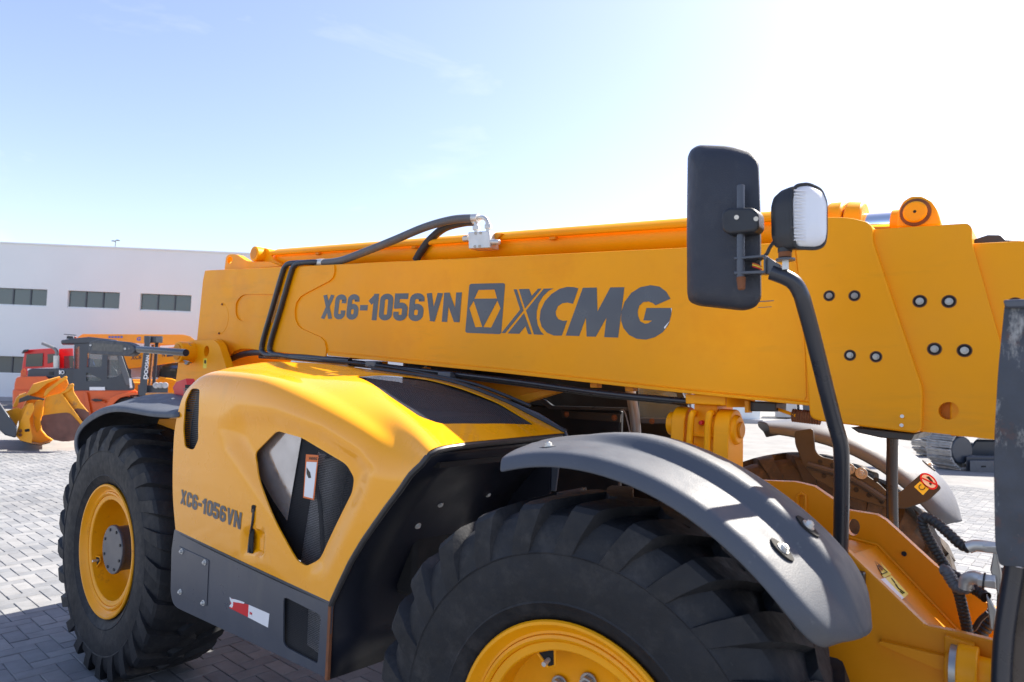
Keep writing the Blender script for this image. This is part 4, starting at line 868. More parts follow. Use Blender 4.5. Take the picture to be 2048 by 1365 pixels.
# ---- front chassis ---------------------------------------------------------------------------
NP = [(1500, 1000), (1640, 1062), (1697, 1104), (1851, 1252), (1922, 1267), (2100, 1310), (2100, 1700), (1400, 1700)]
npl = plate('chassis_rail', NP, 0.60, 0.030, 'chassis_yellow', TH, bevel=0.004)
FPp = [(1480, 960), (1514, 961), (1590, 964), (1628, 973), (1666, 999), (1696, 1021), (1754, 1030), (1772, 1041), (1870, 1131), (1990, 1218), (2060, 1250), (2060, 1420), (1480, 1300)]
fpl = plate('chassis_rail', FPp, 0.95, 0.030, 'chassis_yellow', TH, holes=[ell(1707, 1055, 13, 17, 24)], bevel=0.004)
MB().tube([W(1596, 1025, 0.947), W(1596, 992, 0.947), W(1603, 987, 0.947), W(1611, 992, 0.947), W(1611, 1025, 0.947)], 0.006, n=8, smooth=False).build('weld_bead', 'chassis_yellow', fpl)
MB().cyl(W(1808, 1108, 0.949), W(1808, 1108, 0.946), 0.008, n=12).build('rail_hole', 'dark_void', fpl)
# sloping web between the rails
top = [W(1640, 1064, 0.63), W(1697, 1108, 0.63), W(1745, 1153, 0.63), W(1851, 1255, 0.63), W(1960, 1282, 0.63), W(2060, 1304, 0.63)]
bot = [W(1640, 1070, 0.95), W(1697, 1077, 0.95), W(1755, 1092, 0.95), W(1910, 1257, 0.95), W(2000, 1340, 0.95), W(2080, 1380, 0.95)]
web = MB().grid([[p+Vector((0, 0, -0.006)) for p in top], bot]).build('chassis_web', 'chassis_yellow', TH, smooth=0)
MB().tube([p+Vector((0, -0.008, 0.004)) for p in bot], 0.006, n=6, sub=4, smooth=False).build('weld_bead', 'chassis_yellow', web)
WBV = BVHTree.FromPolygons([v.co.copy() for v in web.data.vertices], [tuple(p.vertices) for p in web.data.polygons])
def onweb(x, y, l=0.0):
    d = Vector(ray(x, y)).normalized(); h = WBV.ray_cast(Vector(CAM), d)[0]
    return (h-d*(0.003+l)) if h is not None else W(x, y, 0.7)
def flat_poly(name, pts, m, parent, l=0.0):
    v = [onweb(x, y, l) for x, y in pts]; return MB().add(v, [tuple(range(len(v)))]).build(name, m, parent, smooth=0)
lab = flat_poly('warning_label', [(1737, 1113), (1748, 1110), (1783, 1149), (1768, 1156)], 'yellow_print', TH)
flat_poly('warning_label', [(1770, 1157), (1783, 1151), (1817, 1188), (1808, 1197)], 'yellow_print', TH)
flat_poly('white_label', [(1757, 1160), (1770, 1156), (1808, 1196), (1802, 1201)], 'white_print', TH)
for P in ([(1747, 1120), (1764, 1149)], [(1747, 1120), (1775, 1145)], [(1764, 1149), (1775, 1144)], [(1756, 1131), (1765, 1141)]):
    MB().tube([onweb(*P[0], 0.002), onweb(*P[1], 0.002)], 0.0014, n=5, smooth=False).build('label_mark', 'black_print', lab)
for P in ([(1783, 1157), (1790, 1166)], [(1791, 1168), (1797, 1177)], [(1797, 1177), (1809, 1186)], [(1800, 1183), (1806, 1188)]):
    MB().tube([onweb(*P[0], 0.002), onweb(*P[1], 0.002)], 0.0018, n=5, smooth=False).build('label_mark', 'black_print', lab)
# pivot on the outer rail
MB().prism(PW(rnd([(1754, 1288), (1760, 1283), (1890, 1314), (1900, 1345), (1870, 1338)], 4), 0.575), (0, 0.03, 0)).build('stiffener', 'chassis_yellow', npl, bevel=0.004)
plate('pivot_gusset', [(1888, 1272), (1948, 1290), (1952, 1400), (1890, 1400)], 0.575, 0.03, 'chassis_yellow', npl, bevel=0.003)
pc = W(1902, 1336, 0.57)
MB().cyl(pc, pc+Vector((0.02, 0, 0)), 0.060, n=32).build('pivot_seal', 'steel', npl)
MB().cyl(pc+Vector((0.015, 0, 0)), pc+Vector((0.06, 0, 0)), 0.066, n=36).build('pivot_bearing', 'boom_yellow', npl, bevel=0.004)
MB().cyl(pc+Vector((0.05, 0, 0)), pc+Vector((0.25, 0, 0)), 0.045, n=32).build('cross_tube', 'boom_yellow', npl)
MB().cyl(pc+Vector((-0.012, 0, 0)), pc+Vector((0.002, 0, 0)), 0.04, n=24).build('pivot_cap', 'chassis_yellow', npl, bevel=0.004)
MB().box(W(1718, 1165, 0.58), (0.03, 0.03, 0.06)).build('side_marker', 'black_plastic', npl, bevel=0.004)
# bracket of the far fender
FB = rnd([(1588, 862), (1626, 857), (1630, 903), (1642, 914), (1700, 928), (1758, 968), (1775, 985), (1800, 985), (1846, 944), (1884, 976), (1856, 1003), (1812, 1018), (1775, 1017), (1690, 992), (1628, 958), (1607, 930), (1590, 890)], 8)
fb = plate('fender_bracket', FB, 1.70, 0.012, 'worn_bracket', TH, bevel=0.003)
for x, y in ((1640, 924), (1665, 931), (1648, 952), (1672, 962), (1712, 980), (1738, 991), (1763, 1004), (1752, 960)): MB().cyl(W(x, y, 1.699), W(x, y, 1.697), 0.010, n=14).build('bracket_hole', 'dark_void', fb)
MB().tube([W(1616, 930, 1.70), W(1700, 957, 1.70), W(1770, 1000, 1.70)], 0.016, n=10).build('bracket_rib', 'worn_bracket', fb)
for x, y in ((1698, 938), (1723, 947)): MB().hexbolt(W(x, y, 1.698), NY, 0.016, 0.012).build('bolt', 'steel', fb)
def rot_ell(cx, cy, a, b_, r_): return ell(cx, cy, a, b_, 32, r_)
sg = plate('prohibition_sticker', rot_ell(1857.5, 963, 21, 12.5, 0.72), 1.699, 0.0006, 'red_print', fb)
plate('sticker_face', rot_ell(1857.5, 963, 17, 9.3, 0.72), 1.6982, 0.0006, 'white_print', sg)
plate('sticker_bar', [(1842, 957), (1844, 955), (1873, 968), (1871, 971)], 1.6966, 0.0005, 'red_print', sg)
plate('sticker_mark', [(1852, 954), (1858, 953), (1866, 963), (1862, 972), (1858, 968), (1860, 962)], 1.6974, 0.0005, 'black_print', sg)
ys_ = plate('yellow_sticker', rnd([(1828, 974), (1840, 963), (1859, 977), (1846, 991)], 2), 1.699, 0.0006, 'yellow_print', fb)
MB().tube([W(*p, 1.698) for p in ell(1844, 974.5, 6, 5, 14)[:11]], 0.0018, n=5).build('sticker_mark', 'worn_bracket', ys_)
MB().tube([W(1785, 855, 1.45), W(1784, 960, 1.45), W(1785, 1062, 1.45), W(1787, 1120, 1.45)], 0.021, n=16).build('far_mirror_pole', 'black_pipe', TH)

# ---- near mirror, work lamp and their pole ---------------------------------------------------
MB().tube([W(1681, 1160, 0.62), W(1681, 1110, 0.60), W(1683, 1000, 0.53), W(1683, 915, 0.475), W(1679, 880, 0.455), W(1665, 830, 0.43), W(1630, 690, 0.335), W(1608, 608, 0.28), W(1600, 585, 0.268), W(1588, 566, 0.258), W(1570, 555, 0.25), W(1543, 545, 0.243)], 0.0205, n=20, sub=8).build('mirror_pole', 'black_pipe', TH)
brk = MB(); 
for y0, y1 in ((514.5, 519.5), (543, 549)): brk.prism(PW([(1468, y0), (1530, y0-5 if y0 < 530 else y0-2), (1530, y1-5 if y0 < 530 else y1-2), (1468, y1)], 0.225), (0, 0.036, 0))
brk.prism(PW([(1527, 511), (1531, 511), (1531, 546), (1527, 546)], 0.225), (0, 0.036, 0)); brk.prism(PW([(1530, 512), (1540, 517), (1560, 530), (1562, 553), (1545, 551), (1530, 546)], 0.235), (0, 0.02, 0))
br = brk.build('mirror_bracket', 'slate', TH, bevel=0.0015)
for i_, (m_, y_) in enumerate((('orange_print', 530), ('yellow_print', 533), ('red_print', 536))): MB().tube([W(1505, y_-3, 0.238), W(1515, y_, 0.236), W(1524, y_+4, 0.24)], 0.0016, n=6).build('wire', m_, br)
MB().tube([W(1500, 532, 0.25), W(1530, 512, 0.25), W(1540, 495, 0.25), W(1552, 480, 0.25)], 0.005, n=8).build('lamp_cable', 'black_plastic', br)
MB().cyl(W(1481.5, 371, 0.235), W(1481.5, 556, 0.235), 0.0108, n=18).build('mirror_rod', 'slate', br, bevel=0.002)
MB().cyl(W(1482, 554, 0.235), W(1483, 580, 0.235), 0.0125, 0.0095, n=16).build('rod_cap', 'rust', br, bevel=0.003)
mbk = PW(rnd([(1378, 302), (1396, 289), (1460, 291), (1503, 303), (1517, 318), (1521, 420), (1522, 600), (1512, 615), (1492, 620), (1400, 610), (1381, 602), (1377, 585), (1376, 440)], [10, 14, 30, 16, 12, 40, 14, 12, 12, 22, 12, 12, 60]), 0.302)
mcn = sum(mbk, Vector((0, 0, 0)))/len(mbk); dm = Vector((-0.045, 0.072, 0)); rows = []
for t_, s_ in ((-0.02, 0.35), (0.0, 0.62), (0.04, 0.80), (0.14, 0.915), (0.32, 0.975), (0.55, 1.0), (0.85, 1.0), (1.0, 0.975), (1.0, 0.85)):
    ex_ = Vector((0, 0, -0.012*(1-min(1, t_/0.5))))
    rows.append([mcn+(p-mcn)*s_+dm*(t_-0.5)+ex_ for p in mbk]+[mcn+(mbk[0]-mcn)*s_+dm*(t_-0.5)+ex_])
mm = MB().grid(rows); mm.add(rows[0][:-1], [tuple(range(len(mbk)))[::-1]])
mir = mm.build('mirror', 'mirror_plastic', TH, smooth=50, recalc=True)
MB().prism([mcn+(p-mcn)*0.86+dm*0.5 for p in mbk], (-0.0008, 0.0012, 0)).build('mirror_glass', 'mirror_glass', mir)
mc = PW(rnd([(1442, 425), (1455, 415), (1505, 415), (1516, 425), (1517, 455), (1508, 464), (1455, 469), (1443, 460)], 10), 0.215)
mcl = MB().prism(mc, (0, 0.052, 0)).build('mirror_clamp', 'black_plastic', TH, bevel=0.009, seg=4, smooth=50)
for x, y in ((1473, 435), (1512, 438)): MB().cyl(W(x, y, 0.214), W(x, y, 0.210), 0.0062, n=16).build('screw', 'zinc', mcl)
# work lamp: body tapers back from the lens frame; it looks forward and slightly outward
lf = [(1588, 372), (1614, 368), (1640, 380), (1650, 405), (1650, 470), (1646, 492), (1630, 499), (1590, 497), (1582, 470), (1580, 400)]
lb = [(1541, 385), (1560, 376), (1570, 376), (1574, 400), (1574, 470), (1572, 494), (1560, 497), (1546, 480), (1538, 460), (1538, 400)]
LF = [WX(x, y, 0) if False else W(x, y, 0.20+0.0009*(x-1580)) for x, y in rnd(lf, 9, 4)]; LFr = [p+Vector((-0.020, 0.004, 0)) for p in LF]
cL = sum(LF, Vector((0, 0, 0)))/len(LF)
nL = len(LF); rows = []
for dx, dy, s_ in ((0.0, 0.0, 1.0), (-0.018, 0.004, 1.0), (-0.040, 0.012, 0.97), (-0.062, 0.022, 0.86), (-0.070, 0.026, 0.70)):
    rows.append([cL+(p-cL)*s_+Vector((dx, dy, 0)) for p in LF]+[cL+(LF[0]-cL)*s_+Vector((dx, dy, 0))])
lm = MB().grid(rows); lm.add(rows[-1][:-1], [tuple(range(nL))])
lamp = lm.build('work_lamp', 'black_plastic', TH, smooth=40, recalc=True)
fr = [cL+(p-cL)*0.93+Vector((0.001, -0.001, 0)) for p in LF]
MB().add(fr, [tuple(range(nL))]).build('lamp_reflector', 'lamp_reflector', lamp, smooth=0)
ln_ = MB(); cl2 = [[cL+(p-cL)*s_+Vector((d_, -d_*0.5, 0)) for p in LF]+[cL+(LF[0]-cL)*s_+Vector((d_, -d_*0.5, 0))] for s_, d_ in ((0.94, 0.004), (0.90, 0.009), (0.6, 0.014), (0.2, 0.016))]
ln_.grid(cl2); ln_.add(cl2[-1][:-1], [tuple(range(nL))]); ln_.build('lamp_lens', 'lamp_glass', lamp, smooth=60, recalc=True)
for k in range(16):
    yy = 381+k*6.6; MB().tube([W(1588, yy, 0.195), W(1600, yy+0.8, 0.203), W(1611, yy+1.6, 0.213)], 0.0022, n=6).build('lens_rib', 'lamp_glass', lamp)
rim_ = [cL+(p-cL)*1.0+Vector((0.003, -0.002, 0)) for p in LF]; MB().tube(rim_+[rim_[0]], 0.0042, n=8, sub=1).build('lens_frame', 'black_plastic', lamp)
for x, y in ((1586, 377), (1584, 455)): MB().cyl(W(x, y, 0.196), W(x, y, 0.190), 0.004, n=12).build('screw', 'black_pipe', lamp)
MB().cyl(W(1570, 497, 0.235), W(1570, 505, 0.235), 0.018, n=20).build('lamp_foot', 'black_plastic', lamp); MB().cyl(W(1570, 505, 0.235), W(1570, 515, 0.235), 0.0165, n=18).build('foot_washer', 'rust', lamp)
MB().cyl(W(1571, 518, 0.235), W(1571, 522, 0.235), 0.024, n=24).build('foot_plate', 'slate', lamp); MB().cyl(W(1571, 522, 0.235), W(1571, 540, 0.235), 0.009, n=6).build('foot_bolt', 'zinc', lamp)

# ---- attachment frame and auxiliary hoses at the front ----------------------------------------
cp = PW(rnd([(2009, 612), (2024, 605), (2300, 600), (2300, 1150), (1999, 1132), (1990, 1090), (1987, 900), (1996, 740)], [5, 4, 2, 2, 10, 20, 60, 40]), 0.30)
MB().prism(cp, (0, 0.05, 0)).build('attachment_plate', 'scuffed_steel', TH, bevel=0.004)
MB().prism(PW([(2006, 600), (2300, 590), (2300, 612), (2010, 616)], 0.285), (0, 0.02, 0)).build('plate_lip', 'slate', TH, bevel=0.004)
MB().tube([W(2030, 1130, 0.37), W(2012, 1240, 0.37), W(2004, 1330, 0.37), W(2000, 1480, 0.37)], 0.020, n=16).build('attachment_tube', 'black_pipe', TH)
MB().prism(PW([(2032, 1128), (2300, 1128), (2300, 1600), (2000, 1600), (2008, 1330), (2020, 1230)], 0.38), (0, 0.09, 0)).build('attachment_upright', 'worn_steel', TH, bevel=0.006)
MB().prism(PW([(1990, 1090), (2003, 1150), (2000, 1200), (1992, 1180), (1980, 1140)], 0.62), (0, 0.02, 0)).build('latch_plate', 'steel', TH, bevel=0.003)
MB().prism(PW([(1972, 1190), (1992, 1222), (1988, 1264), (1980, 1258)], 0.60), (0, 0.02, 0)).build('latch_plate', 'steel', TH, bevel=0.003)
MB().prism(PW([(1996, 1150), (2016, 1150), (2006, 1260), (1990, 1262)], 0.66), (0, 0.1, 0)).build('frame_gap', 'dark_void', TH)
h1 = MB().tube([W(1936, 1268, 0.75), W(1928, 1230, 0.74), W(1915, 1180, 0.72), W(1893, 1138, 0.70), W(1867, 1095, 0.68), W(1849, 1060, 0.665), W(1845, 1042, 0.66), W(1852, 1035, 0.655), W(1872, 1046, 0.65), W(1900, 1070, 0.64), W(1922, 1090, 0.635), W(1940, 1097, 0.63)], 0.0135, n=14, rib=(0.011, 0.09), sub=10).build('auxiliary_hose', 'hose_black', TH)
MB().tube([W(1936, 1096, 0.63), W(1948, 1092, 0.63), W(1960, 1092, 0.63), W(1975, 1094, 0.63)], 0.0155, n=14).build('hose_fitting', 'zinc', h1); MB().cyl(W(1966, 1093, 0.63), W(1998, 1097, 0.63), 0.017, n=6).build('quick_coupler', 'zinc', h1, bevel=0.002)
h2 = MB().tube([W(1886, 1140, 0.66), W(1893, 1143, 0.655), W(1901, 1158, 0.65), W(1912, 1173, 0.645), W(1927, 1178, 0.64), W(1938, 1170, 0.635)], 0.0145, n=14, rib=(0.009, 0.07), sub=10).build('auxiliary_hose', 'hose_grey', TH)
MB().tube([W(1930, 1176, 0.635), W(1934, 1160, 0.63), W(1948, 1155, 0.625), W(1962, 1160, 0.62)], 0.017, n=14).build('hose_fitting', 'zinc', h2); MB().cyl(W(1955, 1160, 0.62), W(1992, 1165, 0.62), 0.019, n=6).build('quick_coupler', 'zinc', h2, bevel=0.002); MB().cyl(W(1966, 1162, 0.62), W(1970, 1163, 0.62), 0.022, n=18).build('coupler_ring', 'black_plastic', h2)
MB().tube([W(1972, 1195, 0.72), W(1955, 1182, 0.74), W(1935, 1172, 0.76), W(1910, 1152, 0.78), W(1893, 1144, 0.78)], 0.0145, n=12, rib=(0.012, 0.10)).build('auxiliary_hose', 'hose_black', TH)
MB().tube([W(1990, 1228, 0.85), W(1972, 1250, 0.85), W(1955, 1268, 0.85), W(1940, 1272, 0.85)], 0.02, n=12, rib=(0.013, 0.10)).build('auxiliary_hose', 'hose_black', TH)
MB().tube([W(1976, 1226, 0.80), W(1960, 1240, 0.80), W(1948, 1258, 0.80), W(1936, 1264, 0.80), W(1944, 1290, 0.78), W(1952, 1310, 0.76)], 0.007, n=8).build('cable', 'black_plastic', TH)

# ================================================================== background
GA = 0.7467; wd_ = Vector((math.cos(GA), math.sin(GA), 0)); wn = Vector((-math.sin(GA), math.cos(GA), 0)); WB = WZ(0, 802)
def wall_pt(x, y):
    d = Vector(ray(x, y)); o = Vector(CAM); return o + d*((WB-o).dot(wn)/d.dot(wn))
def ws(x, y): return (wall_pt(x, y)-WB).dot(wd_)
bld = thing('warehouse', tuple(WB+wd_*10), 'long white warehouse with a flat roofline and ribbon windows', 'building')
def wbox(s0, s1, z0, z1, d0, d1): return [WB+wd_*s+Vector((0, 0, z0)) for s in (s0, s1)], z1-z0, d0, d1
def wprism(name, s0, s1, z0, z1, d0, d1, m, parent, bevel=0.0):
    P = [WB+wd_*s+wn*d0+Vector((0, 0, z)) for s, z in ((s0, z0), (s1, z0), (s1, z1), (s0, z1))]
    return MB().prism(P, wn*(d1-d0)).build(name, m, parent, bevel=bevel, smooth=0)
wins = []
s_a, s_b = ws(135, 600), ws(239, 600); step = ws(280, 600)-s_a; wdt = s_b-s_a; zt, zb = 4.94, 4.17
for k in range(-2, 7): wins.append((s_a+k*step, s_a+k*step+wdt, zb, zt))
for k in range(-3, 2): wins.append((-9.6+k*4.3+4.3*2, -9.6+k*4.3+4.3*2+4.0, 1.17, 1.95))
S0, S1, HT = -22.0, 34.0, 6.9
outer = [WB+wd_*s+Vector((0, 0, z)) for s, z in ((S0, 0), (S1, 0), (S1, HT), (S0, HT))]
holes = [[WB+wd_*s+Vector((0, 0, z)) for s, z in ((a, c_), (b_, c_), (b_, d_), (a, d_))] for a, b_, c_, d_ in wins]
MB().prism(outer, wn*0.25, holes).build('wall', 'wall_white', bld, smooth=0)
P = [WB+wd_*s+wn*0.26+Vector((0, 0, z)) for s, z in ((S0, 0), (S1, 0), (S1, HT-0.3), (S0, HT-0.3))]; MB().prism(P, wn*18).build('building_body', 'wall_white', bld, smooth=0)
wprism('roof_coping', S0-0.05, S1+0.05, HT+0.002, HT+0.07, -0.04, 0.30, 'wall_white', bld)
wprism('plinth', S0, S1, 0.0, 0.18, -0.30, -0.002, 'kerb', bld)
for a, b_, c_, d_ in wins:
    f = wprism('window_frame', a+0.004, b_-0.004, c_+0.004, c_+0.06, 0.08, 0.16, 'wall_white', bld)
    n_ = 3
    for i in range(n_):
        x0 = a+(b_-a)*i/n_; x1 = a+(b_-a)*(i+1)/n_
        wprism('pane', x0+0.03, x1-0.03, c_+0.062, d_-0.02, 0.12, 0.13, 'window_glass', f)
        if i: wprism('mullion', x0-0.028, x0+0.028, c_+0.062, d_-0.02, 0.09, 0.14, 'far_slate', f)
lp = wall_pt(216, 500); lp = Vector((lp.x, lp.y, HT))+wn*0.6
fl = thing('flood_light', tuple(lp), 'small twin-headed floodlight on a pole above the warehouse roof', 'lamp')
MB().cyl(lp-Vector((0, 0, 0.4)), lp+Vector((0, 0, 0.42)), 0.02, n=8).build('pole', 'grey_tube', fl)
for k in (-1, 1): MB().box(lp+wd_*0.09*k+Vector((0, 0, 0.45+0.02*k)), (0.14, 0.14, 0.05)).build('lamp_head', 'far_slate', fl, bevel=0.01)

FH = Vector(_fh); RH = Vector(_r0)
def bgp(name, pts, D, th, m, parent, bevel=0.01, rr=0, holes=()):
    """outline standing upright at distance D, th deep away from the camera"""
    pts = rnd(pts, rr, 3) if rr else pts
    cx_ = sum(p[0] for p in pts)/len(pts); dr = Vector(ray(cx_, 740)); dr.z = 0; dr.normalize()
    return MB().prism([WD(x, y, D) for x, y in pts], dr*th, [[WD(x, y, D) for x, y in h] for h in holes]).build(name, m, parent, bevel=bevel, smooth=30)
def bgwheel(x, y, r_px, D, wid, m, parent):
    c_ = WD(x, y, D); r_ = r_px*D/F; n = 28; mb = MB()
    mb.cyl(c_, c_+FH*wid, r_, n=32); t_ = mb.build('wheel', m, parent, bevel=0.04, seg=3)
    MB().cyl(c_-FH*0.02, c_+FH*0.05, r_*0.55, n=24).build('rim', 'far_orange', t_, bevel=0.02); return t_
def ztop(x, D): return WD(x, 0, D)
# ---- orange forklift
D = 21.5
fk = thing('forklift', tuple(WZ(160, 862)), 'orange forklift with dark cab, tall mast and white lettering behind the loader bucket', 'forklift')
bgp('counterweight', [(27, 800), (29, 768), (32, 757), (42, 754), (92, 753), (100, 760), (104, 838), (27, 838)], D, 1.9, 'far_orange', fk, 0.06, 2)
bgp('counterweight_step', [(25, 780), (106, 781), (106, 845), (25, 845)], D-0.08, 2.1, 'far_orange', fk, 0.04)
bgp('lifting_eye', [(41, 754), (42, 741), (47, 737), (52, 740), (53, 754)], D+0.6, 0.15, 'far_orange', fk, 0.01, 2, [ell(47, 743, 1.6, 1.6, 10)])
bgp('engine_cover', [(55, 755), (56, 741), (62, 738), (152, 737), (152, 782), (56, 782)], D+0.25, 1.5, 'far_slate', fk, 0.04, 2)
bgp('louvre', [(98, 744), (106, 744), (106, 750), (98, 750)], D+0.23, 0.05, 'black_plastic', fk, 0)
bgp('chassis', [(100, 782), (272, 781), (276, 785), (260, 787), (262, 845), (100, 845)], D+0.05, 1.8, 'far_orange', fk, 0.03)
bgp('chassis_rib', [(168, 786), (174, 785), (184, 838), (176, 840)], D-0.02, 0.1, 'far_orange', fk, 0.01); bgp('chassis_rib', [(180, 802), (210, 803), (210, 806), (180, 805)], D-0.02, 0.1, 'far_orange', fk, 0.01)
bgp('step_tread', [(182, 800), (190, 798), (205, 800), (203, 803), (190, 804)], D-0.1, 0.15, 'black_plastic', fk, 0.01)
bgp('mudguard', [(213, 812), (220, 797), (236, 789), (258, 786), (276, 786), (276, 790), (258, 791), (240, 796), (228, 806), (221, 820), (213, 838)], D-0.12, 0.5, 'far_orange', fk, 0.02, 1)
bgwheel(252, 822, 28, D, 0.45, 'rubber', fk); bgwheel(120, 835, 22, D-0.02, 0.4, 'rubber', fk)
CABO = [(150, 680), (178, 675), (232, 681), (246, 708), (262, 752), (270, 772), (268, 782), (145, 782), (147, 740), (148, 700)]
CH = [[(151, 694), (159, 693), (158, 738), (150, 738)], [(175, 706), (205, 706), (203, 735), (174, 735)], [(215, 712), (233, 711), (247, 742), (240, 752), (214, 758)], [(172, 746), (178, 747), (202, 758), (203, 764), (172, 763)]]
cabf = bgp('cab', CABO, D+0.1, 0.12, 'far_slate', fk, 0.02, 1, CH); bgp('cab', CABO, D+1.4, 0.12, 'far_slate', fk, 0.02, 1, CH)
bgp('cab_roof', [(122, 688), (122, 681), (140, 678), (178, 674), (234, 680), (236, 685), (150, 688)], D+0.06, 1.5, 'far_slate', fk, 0.03)
bgp('cab_floor', [(147, 755), (262, 755), (268, 782), (147, 782)], D+0.25, 1.1, 'far_slate', fk, 0.0)
for h in CH: bgp('window', h, D+0.16, 0.01, 'cab_glass', cabf, 0)
bgp('seat', [(176, 716), (186, 718), (190, 733), (176, 735)], D+0.6, 0.4, 'blue_print', fk, 0.03); bgp('seat', [(222, 730), (234, 742), (236, 752), (222, 752)], D+0.6, 0.4, 'slate', fk, 0.03)
bgp('windscreen_post', [(236, 708), (243, 708), (264, 770), (252, 772), (240, 735)], D+0.02, 0.12, 'hose_grey', fk, 0.02)
bgp('notice', [(258, 757), (263, 757), (265, 776), (260, 777)], D-0.02, 0.02, 'white_print', fk, 0)
bgp('notice', [(179, 774.5), (210, 774.5), (210, 781), (179, 781)], D+0.07, 0.02, 'white_print', fk, 0)
for P in ([(118, 741), (121, 741), (121, 749), (118, 749)],): bgp('number', P, D+0.23, 0.01, 'white_print', fk, 0)
MB().tube([WD(x, y, D+0.22) for x, y in ell(125, 745, 3.0, 3.2, 12)] + [WD(128, 745, D+0.22)], 0.014, n=6, sub=2).build('number', 'white_print', fk)
bgp('beacon', [(148, 678), (148, 674), (152, 673), (154, 678)], D+0.6, 0.08, 'far_orange', fk, 0.01)
bgp('rooftop_lamp', [(133, 678), (134, 672), (146, 673), (147, 678)], D+0.5, 0.1, 'black_plastic', fk, 0.01); MB().tube([WD(128, 669, D+0.5), WD(152, 671, D+0.5)], 0.012, n=6, smooth=False).build('antenna', 'black_plastic', fk)
MB().tube([WD(112.5, 756, D+0.5), WD(113, 712, D+0.5)], 0.085, n=14, smooth=False).build('exhaust_shield', 'zinc', fk)
MB().tube([WD(113, 714, D+0.5), WD(113.5, 704, D+0.5), WD(108, 697, D+0.5), WD(95, 691, D+0.5), WD(85, 687, D+0.5)], 0.05, n=12).build('exhaust_pipe', 'grey_tube', fk)
mast = bgp('mast', [(290, 673), (301, 673), (293, 792), (277, 792)], D-0.9, 0.18, 'far_slate', fk, 0.02)
bgp('mast_rail', [(311, 674), (318, 674), (311, 770), (304, 770)], D-0.6, 0.18, 'far_slate', mast, 0.02); bgp('mast_head', [(288, 672), (326, 673), (325, 686), (288, 686)], D-0.8, 0.3, 'far_slate', mast, 0.02)
bgp('mast_lamp', [(312, 675), (325, 676), (324, 686), (312, 685)], D-0.86, 0.05, 'hose_grey', mast, 0.01)
MB().tube([WD(306, 690, D-0.7), WD(299, 770, D-0.7)], 0.04, n=10, smooth=False).build('lift_rod', 'rust', mast)
font_text('mast_lettering', 'DOOSAN', [(286.5, 758), (292.5, 711), (299, 711), (294.5, 759)], lambda x, y, l: WD(x, y, D-0.915), 'white_print', mast, 0.03)
for x in (312, 321, 330): MB().cyl(WD(x, 771, D-0.9), WD(x, 771, D-0.6), 0.09, n=16).build('hose_reel', 'engine_grey', fk, bevel=0.01)
bgp('fork_carriage', [(276, 770), (336, 772), (336, 786), (276, 786)], D-0.75, 0.12, 'far_slate', fk, 0.01)
# ---- red truck
D = 25.5
rt_ = thing('truck', tuple(WZ(90, 822)), 'red truck cab parked behind the orange forklift', 'truck')
TC = [(44, 760), (44, 735), (49, 704), (56, 700), (104, 697), (113, 702), (116, 760)]
TH_ = [[(53, 709), (86, 707), (85, 733), (51, 734)], [(95, 709), (110, 708), (110, 724), (95, 728)]]
tcab = bgp('cab', TC, D, 2.1, 'far_red', rt_, 0.06, 2)
for h in TH_: bgp('window', h, D-0.03, 0.02, 'far_glass', tcab, 0.01)
bgp('sun_visor', [(43, 706), (48, 700), (58, 699), (56, 703), (48, 706)], D-0.15, 2.2, 'black_plastic', rt_, 0.01)
bgp('bumper_stripe', [(55, 738), (116, 735), (116, 741), (55, 742)], D-0.02, 0.03, 'white_print', rt_, 0)
bgp('body', [(117, 740), (118, 698), (146, 697), (148, 745)], D+0.4, 1.8, 'far_red', rt_, 0.05, 2); bgp('window', [(128, 713), (147, 712), (147, 738), (128, 736)], D+0.37, 0.02, 'far_glass', rt_, 0.01)
bgp('wheel_base', [(44, 760), (146, 756), (146, 822), (44, 826)], D+0.1, 1.9, 'far_slate', rt_, 0.05)
# ---- yellow truck crane and second telehandler
D = 27.0
cr_ = thing('truck_crane', tuple(WZ(330, 826)), 'yellow truck crane with a long boom behind the forklift mast', 'crane')
cb = bgp('crane_boom', [(152, 690), (154, 676), (165, 668.5), (366, 669.5), (380, 673), (392, 682), (380, 688), (340, 690), (250, 685), (165, 684)], D, 0.5, 'far_yellow', cr_, 0.02, 2)
bgp('crane_boom_lower', [(300, 690), (390, 684), (392, 692), (310, 700)], D+0.1, 0.45, 'far_yellow', cr_, 0.02)
font_text('crane_letter', 'G', [(274, 674.5), (282, 674.5), (281, 682), (273, 682)], lambda x, y, l: WD(x, y, D-0.01), 'blue_print', cb, 0.05)
for k in range(5): bgp('crane_mark', [(217+k*6, 672.5), (221.5+k*6, 672.7), (221.5+k*6, 676.5), (217+k*6, 676.3)], D-0.012, 0.01, 'blue_print', cb, 0)
bgp('crane_body', [(150, 700), (160, 690), (175, 690), (180, 740), (150, 740)], D+0.5, 1.5, 'far_yellow', cr_, 0.04); bgp('crane_deck', [(150, 760), (390, 760), (390, 815), (150, 815)], D+0.3, 2.0, 'far_yellow', cr_, 0.04)
for x in (190, 240, 300, 350): bgwheel(x, 806, 20, D+0.2, 0.4, 'rubber', cr_)
bgp('white_panel', [(320, 692), (386, 688), (386, 692), (320, 697)], D-0.02, 0.02, 'white_print', cb, 0)
D = 24.5
t2 = thing('telehandler', tuple(WZ(320, 836)), 'far yellow telehandler with dark model lettering, half hidden behind the forklift mast', 'telehandler')
b2 = bgp('boom', [(246, 712), (262, 702), (372, 696), (372, 722), (300, 733), (258, 738), (250, 728)], D, 0.5, 'far_yellow', t2, 0.02, 2)
font_text('lettering', 'XC6', [(262.5, 711.5), (283, 710), (282, 718.5), (261.5, 720)], lambda x, y, l: WD(x, y, D-0.01), 'decal_grey', b2, 0.02)
